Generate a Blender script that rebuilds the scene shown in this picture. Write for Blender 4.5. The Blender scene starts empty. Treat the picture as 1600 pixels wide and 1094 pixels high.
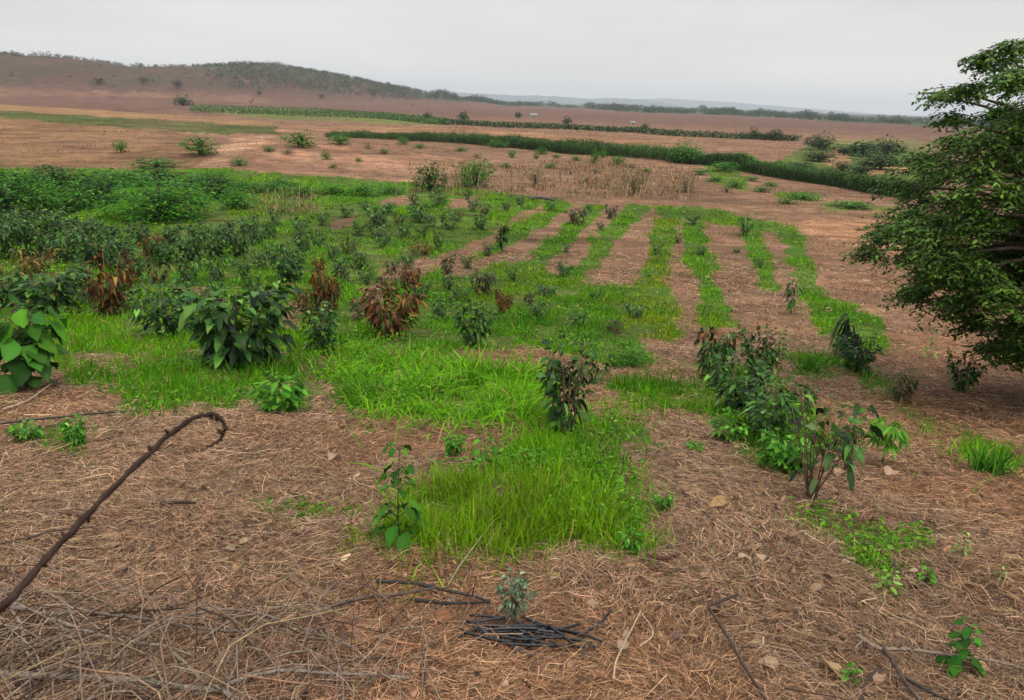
import bpy, math
import numpy as np
from mathutils import Matrix, Vector

rng = np.random.default_rng(11)
sc = bpy.context.scene
COL = sc.collection
PW, PH, FPX = 1600.0, 1094.0, 1232.0
CZ = 9.0
PITCH, ROLL = math.radians(17.57), math.radians(2.0)
EXPOSURE = 0.1

# ------------------------------------------------------------------ camera
MC4 = Matrix.Rotation(math.pi / 2 - PITCH, 4, 'X') @ Matrix.Rotation(ROLL, 4, 'Z')
MC = np.array(MC4.to_3x3())
cd = bpy.data.cameras.new('camera')
cam = bpy.data.objects.new('camera', cd)
COL.objects.link(cam)
cam.matrix_world = Matrix.Translation((0, 0, CZ)) @ MC4
cd.sensor_fit = 'HORIZONTAL'; cd.sensor_width = 36.0; cd.lens = 36.0 * FPX / PW
cd.clip_start = 0.05; cd.clip_end = 40000
sc.camera = cam
cd.dof.use_dof = True
cd.dof.focus_distance = 9.0
cd.dof.aperture_fstop = 11.0


def ray(u, v):
    d = MC @ np.array([(u - PW / 2) / FPX, -(v - PH / 2) / FPX, -1.0])
    return d / np.linalg.norm(d)


# ------------------------------------------------------------------ noise
def _h(ix, iy, s):
    n = (ix * 374761393 + iy * 668265263 + s * 974634777) & 0xffffffff
    n = ((n ^ (n >> 13)) * 1274126177) & 0xffffffff
    return ((n ^ (n >> 16)) & 0xffff) / 65535.0


def vn(x, y, s=0):
    x = np.asarray(x, float); y = np.asarray(y, float)
    fx = np.floor(x); fy = np.floor(y)
    ix = fx.astype(np.int64); iy = fy.astype(np.int64)
    tx = x - fx; ty = y - fy
    tx = tx * tx * (3 - 2 * tx); ty = ty * ty * (3 - 2 * ty)
    a = _h(ix, iy, s); b = _h(ix + 1, iy, s); c = _h(ix, iy + 1, s); d = _h(ix + 1, iy + 1, s)
    return (a * (1 - tx) + b * tx) * (1 - ty) + (c * (1 - tx) + d * tx) * ty


def fbm(x, y, s=0, o=3):
    t = 0; a = 0.5; q = 0
    for k in range(o):
        t = t + a * vn(x * 2 ** k + 17.3 * k, y * 2 ** k - 9.1 * k, s + k); q += a; a *= 0.5
    return t / q


def sstep(t):
    t = np.clip(t, 0, 1)
    return t * t * (3 - 2 * t)


# ------------------------------------------------------------------ terrain
_k = np.array([(0, -1.62), (1.2, -1.75), (2.5, -2.18), (3.9, -2.42), (6.8, -3.0), (11.7, -3.84), (18, -4.75), (26.4, -5.6), (36, -6.2),
               (44.5, -6.5), (60, -6.8), (90, -7.2), (140, -7.4), (250, -7.6), (500, -8.0), (1000, -9), (3000, -11), (9000, -15), (20000, -25)])
_g = np.concatenate([[0], np.geomspace(0.5, 20000, 900)])
_kx = np.log(_k[:, 0] + 2)
_gz = np.interp(np.log(_g + 2), _kx, _k[:, 1])
for _ in range(6):
    _p = np.pad(_gz, 6, mode='edge'); _gz = np.convolve(_p, np.ones(13) / 13, 'valid')
RIDGE = [(-700, 62), (-400, 66), (-150, 76), (0, 85), (80, 89), (150, 96), (200, 104), (260, 105), (320, 105), (380, 103), (430, 104),
         (480, 112), (540, 121), (600, 133), (650, 142), (700, 150), (750, 159), (800, 167), (850, 175)]
_ra = []
for (u, v) in RIDGE:
    r = ray(u, v)
    _ra.append((math.atan2(r[0], r[1]), r[2] / math.hypot(r[0], r[1])))
_ra = np.array(_ra)


def prof(y):
    return np.interp(np.log(np.maximum(y, 0) + 2), np.log(_g + 2), _gz)


_b = ray(500, 246); _bt = -7.2 / _b[2]; BKX, BKY = _b[0] * _bt, _b[1] * _bt


def T(x, y):
    x = np.asarray(x, float); y = np.asarray(y, float)
    d = np.hypot(x, y)
    z = CZ + prof(y)
    az = np.arctan2(x, y)
    e = np.interp(az, _ra[:, 0], _ra[:, 1], left=0.03, right=-0.02)
    dr = 950 + 350 * sstep((az + 0.5) / 0.5) + 60 * (vn(az * 9, 0 * az, 5) - .5)
    df = 520 + 420 * sstep((az + 0.5) / 0.5)
    zr = CZ + dr * e
    s = sstep((d - df) / (dr - df)) * (1 - sstep((d - dr) / 900)) * (az < 0.1) * (az > -1.6)
    z = z + np.maximum(zr - z, 0) * s
    z = z + s * 5 * (fbm(x / 90, y / 90, 3) - .5)
    z = z + 0.16 * (fbm(x / 2.4, y / 2.4, 21) - .5) * (1 - .5 * sstep(d / 40)) * sstep(d / 2)
    z = z + 0.07 * (fbm(x / .45, y / .45, 22, 2) - .5) * (1 - sstep(d / 25))
    z = z + 0.5 * (fbm(x / 11, y / 11, 23, 2) - .5) * sstep((d - 6) / 25)
    z = z + 1.7 * np.exp(-((x - BKX) / 19) ** 2 - ((y - BKY) / 13) ** 2)
    z = z + 1.2 * (fbm(x / 60, y / 60, 24, 2) - .5) * sstep((d - 70) / 120)
    return z


_ts = np.geomspace(0.8, 9000, 1500)


def gnd(u, v):
    r = ray(u, v)
    P = np.array([0, 0, CZ])[None] + _ts[:, None] * r[None]
    f = P[:, 2] - T(P[:, 0], P[:, 1])
    i = np.argmax(f < 0)
    if f[i] >= 0:
        i = len(_ts) - 1
        return np.append(P[i], _ts[i])
    i = max(i, 1)
    t0, t1 = _ts[i - 1], _ts[i]
    tt = np.linspace(t0, t1, 24)
    P = np.array([0, 0, CZ])[None] + tt[:, None] * r[None]
    f = P[:, 2] - T(P[:, 0], P[:, 1])
    i = max(np.argmax(f < 0), 1)
    p = P[i].copy(); p[2] = T(p[0], p[1])
    return np.append(p, tt[i])


def at_range(u, v, t):
    return np.array([0, 0, CZ]) + t * ray(u, v)


# ------------------------------------------------------------------ object helpers
def link(o, parent=None):
    COL.objects.link(o)
    if parent is not None:
        o.parent = parent
    return o


def tag(o, label=None, cat=None, group=None, kind=None):
    if label: o['label'] = label
    if cat: o['category'] = cat
    if group: o['group'] = group
    if kind: o['kind'] = kind
    return o


class MB:
    def __init__(s):
        s.V = []; s.F3 = []; s.F4 = []; s.C = []; s.n = 0

    def add(s, V, F3=None, F4=None, C=(1, 1, 1)):
        V = np.asarray(V, float).reshape(-1, 3)
        C = np.asarray(C, float)
        if C.ndim == 1: C = np.tile(C[None, :3], (len(V), 1))
        s.V.append(V); s.C.append(C)
        if F3 is not None and len(F3): s.F3.append(np.asarray(F3, np.int64).reshape(-1, 3) + s.n)
        if F4 is not None and len(F4): s.F4.append(np.asarray(F4, np.int64).reshape(-1, 4) + s.n)
        s.n += len(V)

    def mesh(s, name, mat, smooth=True):
        me = bpy.data.meshes.new(name)
        V = np.concatenate(s.V); C = np.concatenate(s.C)
        f3 = np.concatenate(s.F3) if s.F3 else np.zeros((0, 3), np.int64)
        f4 = np.concatenate(s.F4) if s.F4 else np.zeros((0, 4), np.int64)
        me.vertices.add(len(V)); me.vertices.foreach_set('co', V.astype(np.float32).ravel())
        nl = f3.size + f4.size
        me.loops.add(nl)
        me.loops.foreach_set('vertex_index', np.concatenate([f3.ravel(), f4.ravel()]).astype(np.int32))
        me.polygons.add(len(f3) + len(f4))
        st = np.concatenate([np.arange(len(f3)) * 3, f3.size + np.arange(len(f4)) * 4]).astype(np.int32)
        me.polygons.foreach_set('loop_start', st)
        me.polygons.foreach_set('use_smooth', np.full(len(st), smooth, bool))
        a = me.color_attributes.new('Col', 'FLOAT_COLOR', 'POINT')
        a.data.foreach_set('color', np.concatenate([C, np.ones((len(C), 1))], 1).astype(np.float32).ravel())
        me.materials.append(mat)
        me.update(calc_edges=True)
        me.validate()
        return me

    def build(s, name, mat, parent=None, smooth=True):
        return link(bpy.data.objects.new(name, s.mesh(name, mat, smooth)), parent)


def nrm(a):
    return a / np.maximum(np.linalg.norm(a, axis=-1, keepdims=True), 1e-9)


def tube(mb, pts, rad, sides=6, C=(1, 1, 1), cap=True):
    pts = np.asarray(pts, float); n = len(pts)
    rad = np.broadcast_to(np.asarray(rad, float), (n,))
    tg = nrm(np.gradient(pts, axis=0))
    ref = np.array([0.31, 0.17, 0.93]) if abs(tg[0, 2]) < .9 else np.array([1., 0.2, 0.])
    a = nrm(np.cross(tg, ref)); b = np.cross(tg, a)
    th = np.arange(sides) * 2 * math.pi / sides
    ring = np.cos(th)[None, :, None] * a[:, None] + np.sin(th)[None, :, None] * b[:, None]
    V = pts[:, None] + ring * rad[:, None, None]
    V = V.reshape(-1, 3)
    i = np.arange(n - 1)[:, None] * sides; j = np.arange(sides)[None]; k = (j + 1) % sides
    F4 = np.stack([i + j, i + k, i + sides + k, i + sides + j], -1).reshape(-1, 4)
    F3 = None
    if cap:
        V = np.concatenate([V, pts[:1], pts[-1:]])
        j = np.arange(sides); k = (j + 1) % sides
        F3 = np.concatenate([np.stack([k, j, np.full(sides, n * sides)], -1), np.stack([(n - 1) * sides + j, (n - 1) * sides + k, np.full(sides, n * sides + 1)], -1)])
    mb.add(V, F3, F4, C)


def spline(pts, n):
    pts = np.asarray(pts, float)
    t = np.linspace(0, len(pts) - 1, n)
    P = np.pad(pts, ((1, 1), (0, 0)), mode='edge')
    P[0] = 2 * pts[0] - pts[1]; P[-1] = 2 * pts[-1] - pts[-2]
    i = np.minimum(t.astype(int), len(pts) - 2); f = (t - i)[:, None]
    a, b, c, d = P[i], P[i + 1], P[i + 2], P[i + 3]
    return .5 * (2 * b + (c - a) * f + (2 * a - 5 * b + 4 * c - d) * f ** 2 + (3 * b - 3 * c + d - a) * f ** 3)


LT = np.array([0, .26, .62, 1.0])
FINE = ((.07, .2), (.22, .42), (.42, .5), (.62, .44), (.82, .25))
ROUND = FINE


def leaves(mb, P, D, L, Wd, droop, C, fold=.22, w=(0.46, 0.40), tw=0.0, r=rng, fine=False):
    """many leaf blades: folded along the midrib, arching over under their own weight"""
    n = len(P)
    P = np.asarray(P, float); D = nrm(np.asarray(D, float))
    L = np.broadcast_to(L, (n,)); Wd = np.broadcast_to(Wd, (n,)); droop = np.broadcast_to(droop, (n,))
    S = np.cross(D, np.array([0, 0, 1.0])); S[np.linalg.norm(S, axis=1) < .05] = (1, 0, 0); S = nrm(S)
    if tw:
        a = r.normal(0, tw, n)[:, None]
        N0 = np.cross(S, D)
        S = S * np.cos(a) + N0 * np.sin(a)
    N = np.cross(S, D)
    G = np.array([0, 0, -1.0])
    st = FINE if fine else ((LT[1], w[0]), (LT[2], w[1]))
    K = len(st); m8 = 3 * K + 2
    V = np.zeros((n, m8, 3))

    def mid(t):
        return P + D * (L * t)[:, None] + G * (droop * L * t * t)[:, None]
    V[:, 0] = P; V[:, m8 - 1] = mid(1.0)
    cw = r.normal(0, .09, (n, 2 * K)) if fine else np.zeros((n, 2 * K))
    for q, (t, ww) in enumerate(st):
        m = mid(t)
        V[:, 1 + 3 * q] = m - S * (Wd * ww)[:, None] + N * (Wd * (ww * fold + cw[:, 2 * q]))[:, None]
        V[:, 2 + 3 * q] = m
        V[:, 3 + 3 * q] = m + S * (Wd * ww)[:, None] + N * (Wd * (ww * fold + cw[:, 2 * q + 1]))[:, None]
    b = (np.arange(n) * m8)[:, None, None]
    e = 3 * (K - 1)
    F3 = np.array([(0, 2, 1), (0, 3, 2), (e + 1, e + 2, m8 - 1), (e + 2, e + 3, m8 - 1)])[None] + b
    F4 = np.array(sum([[(3 * q + 1, 3 * q + 2, 3 * q + 5, 3 * q + 4), (3 * q + 2, 3 * q + 3, 3 * q + 6, 3 * q + 5)] for q in range(K - 1)], []))[None] + b
    C = np.asarray(C, float)
    if C.ndim == 1: C = np.tile(C, (n, 1))
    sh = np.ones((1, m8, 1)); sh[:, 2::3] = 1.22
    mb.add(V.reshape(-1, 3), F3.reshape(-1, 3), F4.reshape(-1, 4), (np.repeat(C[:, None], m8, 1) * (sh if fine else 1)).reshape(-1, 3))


def blades(mb, P, D, L, Wd, droop, C):
    """grass blades: 3-station strips"""
    n = len(P); D = nrm(D)
    S = nrm(np.cross(D, np.array([0, 0, 1.0])) + rng.normal(0, .25, (n, 3)) + 1e-6)
    G = np.array([0, 0, -1.0])
    V = np.zeros((n, 5, 3))
    for q, (t, ww) in enumerate(((0, .8), (.5, 1.0))):
        m = P + D * (L * t)[:, None] + G * (droop * L * t * t)[:, None]
        V[:, 2 * q] = m - S * (Wd * ww * .5)[:, None]
        V[:, 2 * q + 1] = m + S * (Wd * ww * .5)[:, None]
    V[:, 4] = P + D * L[:, None] + G * (droop * L)[:, None]
    b = (np.arange(n) * 5)[:, None, None]
    mb.add(V.reshape(-1, 3), (np.array([(2, 3, 4)])[None] + b).reshape(-1, 3), (np.array([(0, 1, 3, 2)])[None] + b).reshape(-1, 4), np.repeat(C, 5, 0))


def pick(pal, n, jit=.18, r=rng):
    c = np.array([p[0] for p in pal], float); w = np.array([p[1] for p in pal], float)
    i = r.choice(len(pal), n, p=w / w.sum())
    return np.clip(c[i] * (1 + r.normal(0, jit, (n, 1))) * (1 + r.normal(0, .06, (n, 3))), .004, .9)


# ------------------------------------------------------------------ materials
def newmat(name):
    m = bpy.data.materials.new(name); m.use_nodes = True
    nt = m.node_tree; nt.nodes.clear()
    return m, nt, nt.nodes.new('ShaderNodeOutputMaterial')


def leafmat(name, rough=.5, spec=.35, trans=.28, var=.35, gain=1.0):
    m, nt, out = newmat(name)
    N = nt.nodes; L = nt.links
    at = N.new('ShaderNodeVertexColor'); at.layer_name = 'Col'
    ge = N.new('ShaderNodeNewGeometry')
    mr = N.new('ShaderNodeMapRange'); mr.inputs['To Min'].default_value = (1 - var) * gain; mr.inputs['To Max'].default_value = (1 + var) * gain
    L.new(ge.outputs['Random Per Island'], mr.inputs['Value'])
    mu = N.new('ShaderNodeVectorMath'); mu.operation = 'SCALE'
    L.new(at.outputs['Color'], mu.inputs[0]); L.new(mr.outputs[0], mu.inputs['Scale'])
    p = N.new('ShaderNodeBsdfPrincipled'); p.inputs['Roughness'].default_value = rough; p.inputs['Specular IOR Level'].default_value = spec
    L.new(mu.outputs[0], p.inputs['Base Color'])
    if trans:
        tr = N.new('ShaderNodeBsdfTranslucent'); L.new(mu.outputs[0], tr.inputs['Color'])
        mx = N.new('ShaderNodeMixShader'); mx.inputs[0].default_value = trans
        L.new(p.outputs[0], mx.inputs[1]); L.new(tr.outputs[0], mx.inputs[2]); L.new(mx.outputs[0], out.inputs['Surface'])
    else:
        L.new(p.outputs[0], out.inputs['Surface'])
    return m


def barkmat(name, rough=.8, var=.5, scale=40, spec=.2):
    m, nt, out = newmat(name)
    N = nt.nodes; L = nt.links
    at = N.new('ShaderNodeVertexColor'); at.layer_name = 'Col'
    tc = N.new('ShaderNodeTexCoord')
    no = N.new('ShaderNodeTexNoise'); no.inputs['Scale'].default_value = scale; no.inputs['Detail'].default_value = 4
    L.new(tc.outputs['Object'], no.inputs['Vector'])
    mr = N.new('ShaderNodeMapRange'); mr.inputs['From Min'].default_value = .3; mr.inputs['From Max'].default_value = .7
    mr.inputs['To Min'].default_value = 1 - var; mr.inputs['To Max'].default_value = 1 + var
    L.new(no.outputs['Fac'], mr.inputs['Value'])
    mu = N.new('ShaderNodeVectorMath'); mu.operation = 'SCALE'
    L.new(at.outputs['Color'], mu.inputs[0]); L.new(mr.outputs[0], mu.inputs['Scale'])
    p = N.new('ShaderNodeBsdfPrincipled'); p.inputs['Roughness'].default_value = rough; p.inputs['Specular IOR Level'].default_value = spec
    L.new(mu.outputs[0], p.inputs['Base Color'])
    bp = N.new('ShaderNodeBump'); bp.inputs['Strength'].default_value = .5; bp.inputs['Distance'].default_value = .01
    L.new(no.outputs['Fac'], bp.inputs['Height']); L.new(bp.outputs[0], p.inputs['Normal'])
    L.new(p.outputs[0], out.inputs['Surface'])
    return m


M_LEAF = leafmat('leaf_glossy', .45, .2, .25, .5)
M_TREE = leafmat('leaf_tree', .58, .2, .25, .5)
M_BUSH = leafmat('leaf_bush', .58, .12, .3, .45)
M_DRY = leafmat('leaf_dry', .7, .2, .2, .4)
M_GRASS = leafmat('grass_blade', .6, .12, .38, .45)
M_STRAW = leafmat('straw', .65, .25, .12, .6)
M_BARK = barkmat('bark')
M_TWIG = barkmat('twig', .75, .4, 60)
M_HOSE = barkmat('black_rubber', .42, .35, 90, .5)
M_WOOD = barkmat('pale_stake_wood', .8, .3, 20)
M_WALL = barkmat('whitewash', .8, .12, 3)


def groundmat():
    m, nt, out = newmat('dry_straw_ground')
    N = nt.nodes; L = nt.links
    at = N.new('ShaderNodeVertexColor'); at.layer_name = 'Col'
    tc = N.new('ShaderNodeTexCoord')

    def noise(scale, det, lo, hi, f0=.3, f1=.7, vec=None, dist=0.0, rough=.6):
        n = N.new('ShaderNodeTexNoise'); n.inputs['Scale'].default_value = scale; n.inputs['Detail'].default_value = det
        n.inputs['Distortion'].default_value = dist; n.inputs['Roughness'].default_value = rough
        L.new(vec or tc.outputs['Object'], n.inputs['Vector'])
        r = N.new('ShaderNodeMapRange'); r.inputs['From Min'].default_value = f0; r.inputs['From Max'].default_value = f1
        r.inputs['To Min'].default_value = lo; r.inputs['To Max'].default_value = hi
        L.new(n.outputs['Fac'], r.inputs['Value'])
        return n, r
    n1, r1 = noise(.9, 6, .62, 1.32)
    n2, r2 = noise(9, 5, .6, 1.35)
    n3, r3 = noise(.12, 7, .68, 1.3, .35, .65, rough=.72)
    mp = N.new('ShaderNodeMapping'); mp.inputs['Scale'].default_value = (1.0, .22, 1.0); mp.inputs['Rotation'].default_value = (0, 0, 1.2)
    L.new(tc.outputs['Object'], mp.inputs['Vector'])
    n4, r4 = noise(60, 4, .62, 1.4, vec=mp.outputs[0], dist=1.6)
    mp2 = N.new('ShaderNodeMapping'); mp2.inputs['Scale'].default_value = (.16, 1.0, 1.0); mp2.inputs['Rotation'].default_value = (0, 0, .12)
    L.new(tc.outputs['Object'], mp2.inputs['Vector'])
    n6, r6 = noise(.55, 7, .66, 1.32, .36, .64, vec=mp2.outputs[0], dist=.8, rough=.7)
    a = N.new('ShaderNodeMath'); a.operation = 'MULTIPLY'; L.new(r1.outputs[0], a.inputs[0]); L.new(r2.outputs[0], a.inputs[1])
    b = N.new('ShaderNodeMath'); b.operation = 'MULTIPLY'; L.new(a.outputs[0], b.inputs[0]); L.new(r3.outputs[0], b.inputs[1])
    c = N.new('ShaderNodeMath'); c.operation = 'MULTIPLY'; L.new(b.outputs[0], c.inputs[0]); L.new(r4.outputs[0], c.inputs[1])
    c6 = N.new('ShaderNodeMath'); c6.operation = 'MULTIPLY'; L.new(c.outputs[0], c6.inputs[0]); L.new(r6.outputs[0], c6.inputs[1]); c = c6
    mu = N.new('ShaderNodeVectorMath'); mu.operation = 'SCALE'
    L.new(at.outputs['Color'], mu.inputs[0]); L.new(c.outputs[0], mu.inputs['Scale'])
    # slow drift of hue between reddish litter and greyer straw
    n5, r5 = noise(.5, 5, 0, 1, .35, .65)
    hs = N.new('ShaderNodeMix'); hs.data_type = 'RGBA'; hs.blend_type = 'MULTIPLY'
    L.new(r5.outputs[0], hs.inputs['Factor']); L.new(mu.outputs[0], hs.inputs[6]); hs.inputs[7].default_value = (1.04, .95, .9, 1)
    p = N.new('ShaderNodeBsdfPrincipled'); p.inputs['Roughness'].default_value = .95; p.inputs['Specular IOR Level'].default_value = .1
    L.new(hs.outputs[2], p.inputs['Base Color'])
    bp = N.new('ShaderNodeBump'); bp.inputs['Strength'].default_value = .7; bp.inputs['Distance'].default_value = .05
    hh = N.new('ShaderNodeMath'); hh.operation = 'ADD'; L.new(n2.outputs['Fac'], hh.inputs[0]); L.new(n4.outputs['Fac'], hh.inputs[1])
    L.new(hh.outputs[0], bp.inputs['Height']); L.new(bp.outputs[0], p.inputs['Normal'])
    L.new(p.outputs[0], out.inputs['Surface'])
    return m


M_GROUND = groundmat()

# ------------------------------------------------------------------ zones on the ground
class Zone:
    def __init__(s, poly, **k):
        q = []
        for (a, b) in zip(poly, poly[1:] + poly[:1]):
            for t in (0, .34, .67):
                u = a[0] + (b[0] - a[0]) * t; v = a[1] + (b[1] - a[1]) * t
                g = gnd(u, v)
                q.append((math.atan2(g[0], g[1]), math.log(math.hypot(g[0], g[1]))))
        s.q = np.array(q); s.k = k
        s.lo = s.q.min(0) - .01; s.hi = s.q.max(0) + .01

    def inside(s, az, ld):
        res = np.zeros(len(az), bool)
        m = np.nonzero((az > s.lo[0]) & (az < s.hi[0]) & (ld > s.lo[1]) & (ld < s.hi[1]))[0]
        if not len(m): return res
        x = az[m]; y = ld[m]; c = np.zeros(len(m), bool)
        Q = s.q
        for i in range(len(Q)):
            x0, y0 = Q[i]; x1, y1 = Q[i - 1]
            if y0 == y1: continue
            k = ((y0 > y) != (y1 > y)) & (x < (x1 - x0) * (y - y0) / (y1 - y0) + x0)
            c ^= k
        res[m] = c
        return res


STRAW = (.225, .132, .074)
DIRT = (.205, .117, .069)
# (polygon in photo pixels, albedo)
PAINT = [
    ([(-500, 262), (-500, 190), (0, 182), (300, 210), (330, 240), (280, 266), (0, 266)], (.25, .15, .075)),
    ([(-400, 132), (0, 139), (400, 151), (420, 160), (0, 150), (-400, 145)], (.22, .13, .085)),
    ([(-400, 142), (0, 151), (180, 150), (430, 166), (330, 180), (180, 174), (0, 162), (-400, 152)], (.17, .095, .075)),
    ([(-400, 153), (0, 163), (180, 174), (430, 190), (430, 199), (200, 187), (0, 173), (-400, 162)], (.31, .19, .095)),
    ([(-400, 163), (0, 173), (150, 181), (430, 199), (440, 212), (300, 207), (100, 193), (0, 183), (-400, 173)], (.085, .105, .025)),
    ([(290, 164), (480, 170), (700, 189), (690, 196), (420, 186), (330, 176)], (.15, .18, .05)),
    ([(300, 260), (330, 250), (360, 215), (430, 212), (400, 228), (350, 264)], (.38, .225, .14)),
    ([(300, 263), (338, 228), (440, 219), (640, 231), (730, 262), (640, 284), (430, 272)], (.33, .195, .125)),
    ([(300, 260), (330, 250), (360, 215), (430, 212), (400, 228), (350, 264)], (.40, .25, .165)),
    ([(420, 196), (700, 199), (900, 212), (1060, 220), (1060, 243), (900, 226), (700, 210), (440, 204)], (.31, .18, .10)),
    ([(1090, 244), (1240, 258), (1440, 288), (1440, 300), (1200, 276), (1090, 258)], (.09, .15, .02)),
    ([(1200, 262), (1265, 225), (1460, 222), (1460, 300), (1330, 285), (1240, 270)], (.1, .14, .03)),
    ([(1285, 236), (1320, 232), (1335, 255), (1300, 264)], (.3, .18, .1)),
    ([(1350, 262), (1420, 258), (1420, 270), (1350, 274)], (.33, .22, .1)),
    ([(1300, 219), (1440, 216), (1440, 224), (1300, 226)], (.2, .2, .07)),
    ([(1200, 352), (1300, 340), (1420, 350), (1420, 410), (1330, 380)], (.36, .205, .115)),
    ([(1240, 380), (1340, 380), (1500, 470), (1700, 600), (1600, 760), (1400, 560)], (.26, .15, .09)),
]
WOODLINE = [(640, 152), (700, 158), (800, 166), (900, 169), (1000, 176), (1100, 179), (1200, 183), (1300, 190), (1430, 196), (1700, 204)]

# grass zones: density, blade height (m), tint index 0 bright 1 mid 2 yellow 3 dark
GZ = [
    ([(-300, 262), (330, 264), (640, 286), (830, 306), (846, 318), (700, 410), (690, 545), (430, 560), (200, 565), (-300, 570)], .78, .30, 0),
    ([(-300, 290), (200, 275), (420, 280), (640, 286), (600, 300), (420, 300), (330, 340), (-300, 345)], .9, .5, 0),
    ([(560, 470), (700, 440), (800, 405), (900, 440), (1040, 460), (1065, 525), (1010, 572), (960, 575), (830, 545), (690, 550), (640, 560)], .9, .28, 1),
    ([(1200, 352), (1250, 362), (1290, 460), (1372, 500), (1392, 548), (1305, 552), (1255, 470), (1225, 385)], .95, .26, 0),
    ([(1150, 350), (1185, 355), (1200, 400), (1226, 452), (1192, 458), (1172, 400)], .95, .22, 0),
    ([(1066, 345), (1100, 345), (1108, 395), (1128, 425), (1080, 430), (1068, 400)], .95, .25, 0),
    ([(1080, 425), (1112, 425), (1146, 500), (1140, 515), (1086, 515), (1085, 460)], .95, .22, 0),
    ([(1020, 322), (1110, 325), (1190, 345), (1252, 358), (1246, 370), (1170, 358), (1100, 345), (1030, 340)], .9, .25, 0),
    ([(1030, 328), (1062, 338), (1044, 420), (1062, 470), (1050, 530), (960, 530), (985, 470), (1010, 400)], .95, .25, 2),
    ([(982, 320), (1015, 325), (935, 410), (905, 440), (860, 445), (920, 375)], .95, .25, 0),
    ([(920, 318), (948, 324), (885, 390), (820, 440), (760, 440), (868, 370)], .95, .25, 0),
    ([(860, 308), (892, 318), (852, 355), (790, 385), (740, 410), (800, 350)], .95, .25, 0),
    ([(760, 305), (830, 308), (845, 325), (770, 345), (680, 400), (640, 400), (700, 340)], .9, .28, 0),
    ([(100, 560), (200, 560), (290, 560), (430, 560), (560, 545), (520, 590), (480, 640), (400, 636), (330, 640), (170, 642), (190, 604), (90, 597)], .8, .2, 1),
    ([(525, 560), (620, 555), (720, 582), (835, 600), (852, 650), (720, 660), (545, 642), (515, 605)], 1.0, .50, 0),
    ([(640, 852), (585, 850), (610, 800), (650, 770), (740, 740), (840, 680), (850, 650), (920, 640), (1000, 690), (900, 705), (985, 740), (1005, 800), (1012, 865), (900, 858), (800, 862)], .85, .26, 0),
    ([(905, 650), (1000, 660), (1032, 696), (920, 702), (860, 690)], .9, .22, 0),
    ([(950, 592), (1090, 606), (1150, 640), (1040, 640), (955, 625)], .95, .30, 1),
    ([(1100, 570), (1210, 590), (1262, 640), (1300, 700), (1240, 745), (1175, 730), (1155, 680), (1105, 640)], .8, .30, 1),
    ([(1238, 548), (1312, 560), (1312, 592), (1240, 585)], .9, .25, 1),
    ([(1350, 588), (1412, 600), (1395, 612), (1350, 606)], .9, .25, 1),
    ([(1232, 795), (1300, 790), (1440, 830), (1456, 862), (1390, 872), (1402, 915), (1380, 925), (1340, 880), (1255, 822)], .55, .10, 0),
    ([(1488, 700), (1570, 690), (1610, 735), (1540, 748)], .7, .22, 0),
    ([(10, 668), (130, 672), (155, 720), (60, 702)], .5, .16, 1),
    ([(390, 788), (560, 795), (580, 812), (420, 802)], .5, .07, 2),
    ([(960, 540), (1010, 540), (1012, 575), (955, 572)], .9, .25, 1),
    ([(400, 560), (480, 560), (490, 600), (400, 600)], .7, .25, 0),
    ([(1400, 620), (1480, 660), (1470, 690), (1400, 660)], .25, .15, 1),
    ([(520, 820), (600, 830), (590, 870), (520, 880)], .25, .1, 2),
    ([(1100, 255), (1160, 270), (1170, 300), (1110, 285)], .6, .3, 0),
    ([(1210, 300), (1285, 303), (1270, 315), (1220, 312)], .6, .3, 1),
    ([(1280, 318), (1400, 322), (1400, 330), (1290, 330)], .5, .3, 1),
]
# bare openings inside the green
BARE = [
    [(110, 556), (225, 556), (245, 572), (190, 582), (110, 572)],
    [(520, 345), (560, 335), (555, 350), (520, 362)],
    [(690, 395), (780, 365), (775, 380), (700, 420), (660, 425)],
    [(805, 395), (858, 365), (835, 400), (790, 420)],
    [(800, 340), (850, 318), (855, 330), (800, 352)],
    [(870, 410), (935, 340), (950, 345), (905, 415), (870, 425)],
    [(1035, 430), (1085, 420), (1090, 500), (1060, 480)],
    [(770, 545), (840, 545), (840, 580), (770, 580)],
    [(560, 455), (600, 440), (590, 480), (550, 500)],
    [(430, 480), (480, 470), (475, 520), (440, 515)],
    [(515, 652), (700, 664), (850, 660), (815, 695), (740, 735), (640, 762), (560, 720)],
    [(1000, 530), (1080, 530), (1080, 590), (1020, 585)],
    [(700, 560), (760, 575), (740, 590), (690, 580)],
    [(480, 545), (540, 540), (520, 600), (480, 600)],
    [(600, 310), (655, 305), (650, 318), (590, 322)],
    [(705, 312), (750, 305), (740, 325), (700, 325)],
    [(0, 470), (30, 470), (30, 490), (0, 490)],
    [(270, 448), (330, 450), (330, 462), (270, 462)],
    [(600, 420), (650, 400), (690, 410), (640, 440), (590, 440)],
    [(760, 760), (830, 740), (800, 790), (740, 800)],
]
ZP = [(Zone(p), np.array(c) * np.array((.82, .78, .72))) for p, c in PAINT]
ZG = [Zone(p, d=d, h=h, t=t) for p, d, h, t in GZ]
ZB = [Zone(p) for p in BARE]
_w = []
for (u, v) in WOODLINE:
    g = gnd(u, v); _w.append((math.atan2(g[0], g[1]), math.log(math.hypot(g[0], g[1]))))
_w = np.array(_w)


def warp(x, y, amt=1.0):
    az = np.arctan2(x, y); ld = np.log(np.hypot(x, y) + 1e-6)
    na = fbm(az * 55, ld * 16, 31) - .5; nb = fbm(az * 55 + 40, ld * 16, 37) - .5
    k = 1 + .9 * (1 - sstep(np.hypot(x, y) / 30))
    return az + .022 * na * amt * k, ld + .07 * nb * amt * k


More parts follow.
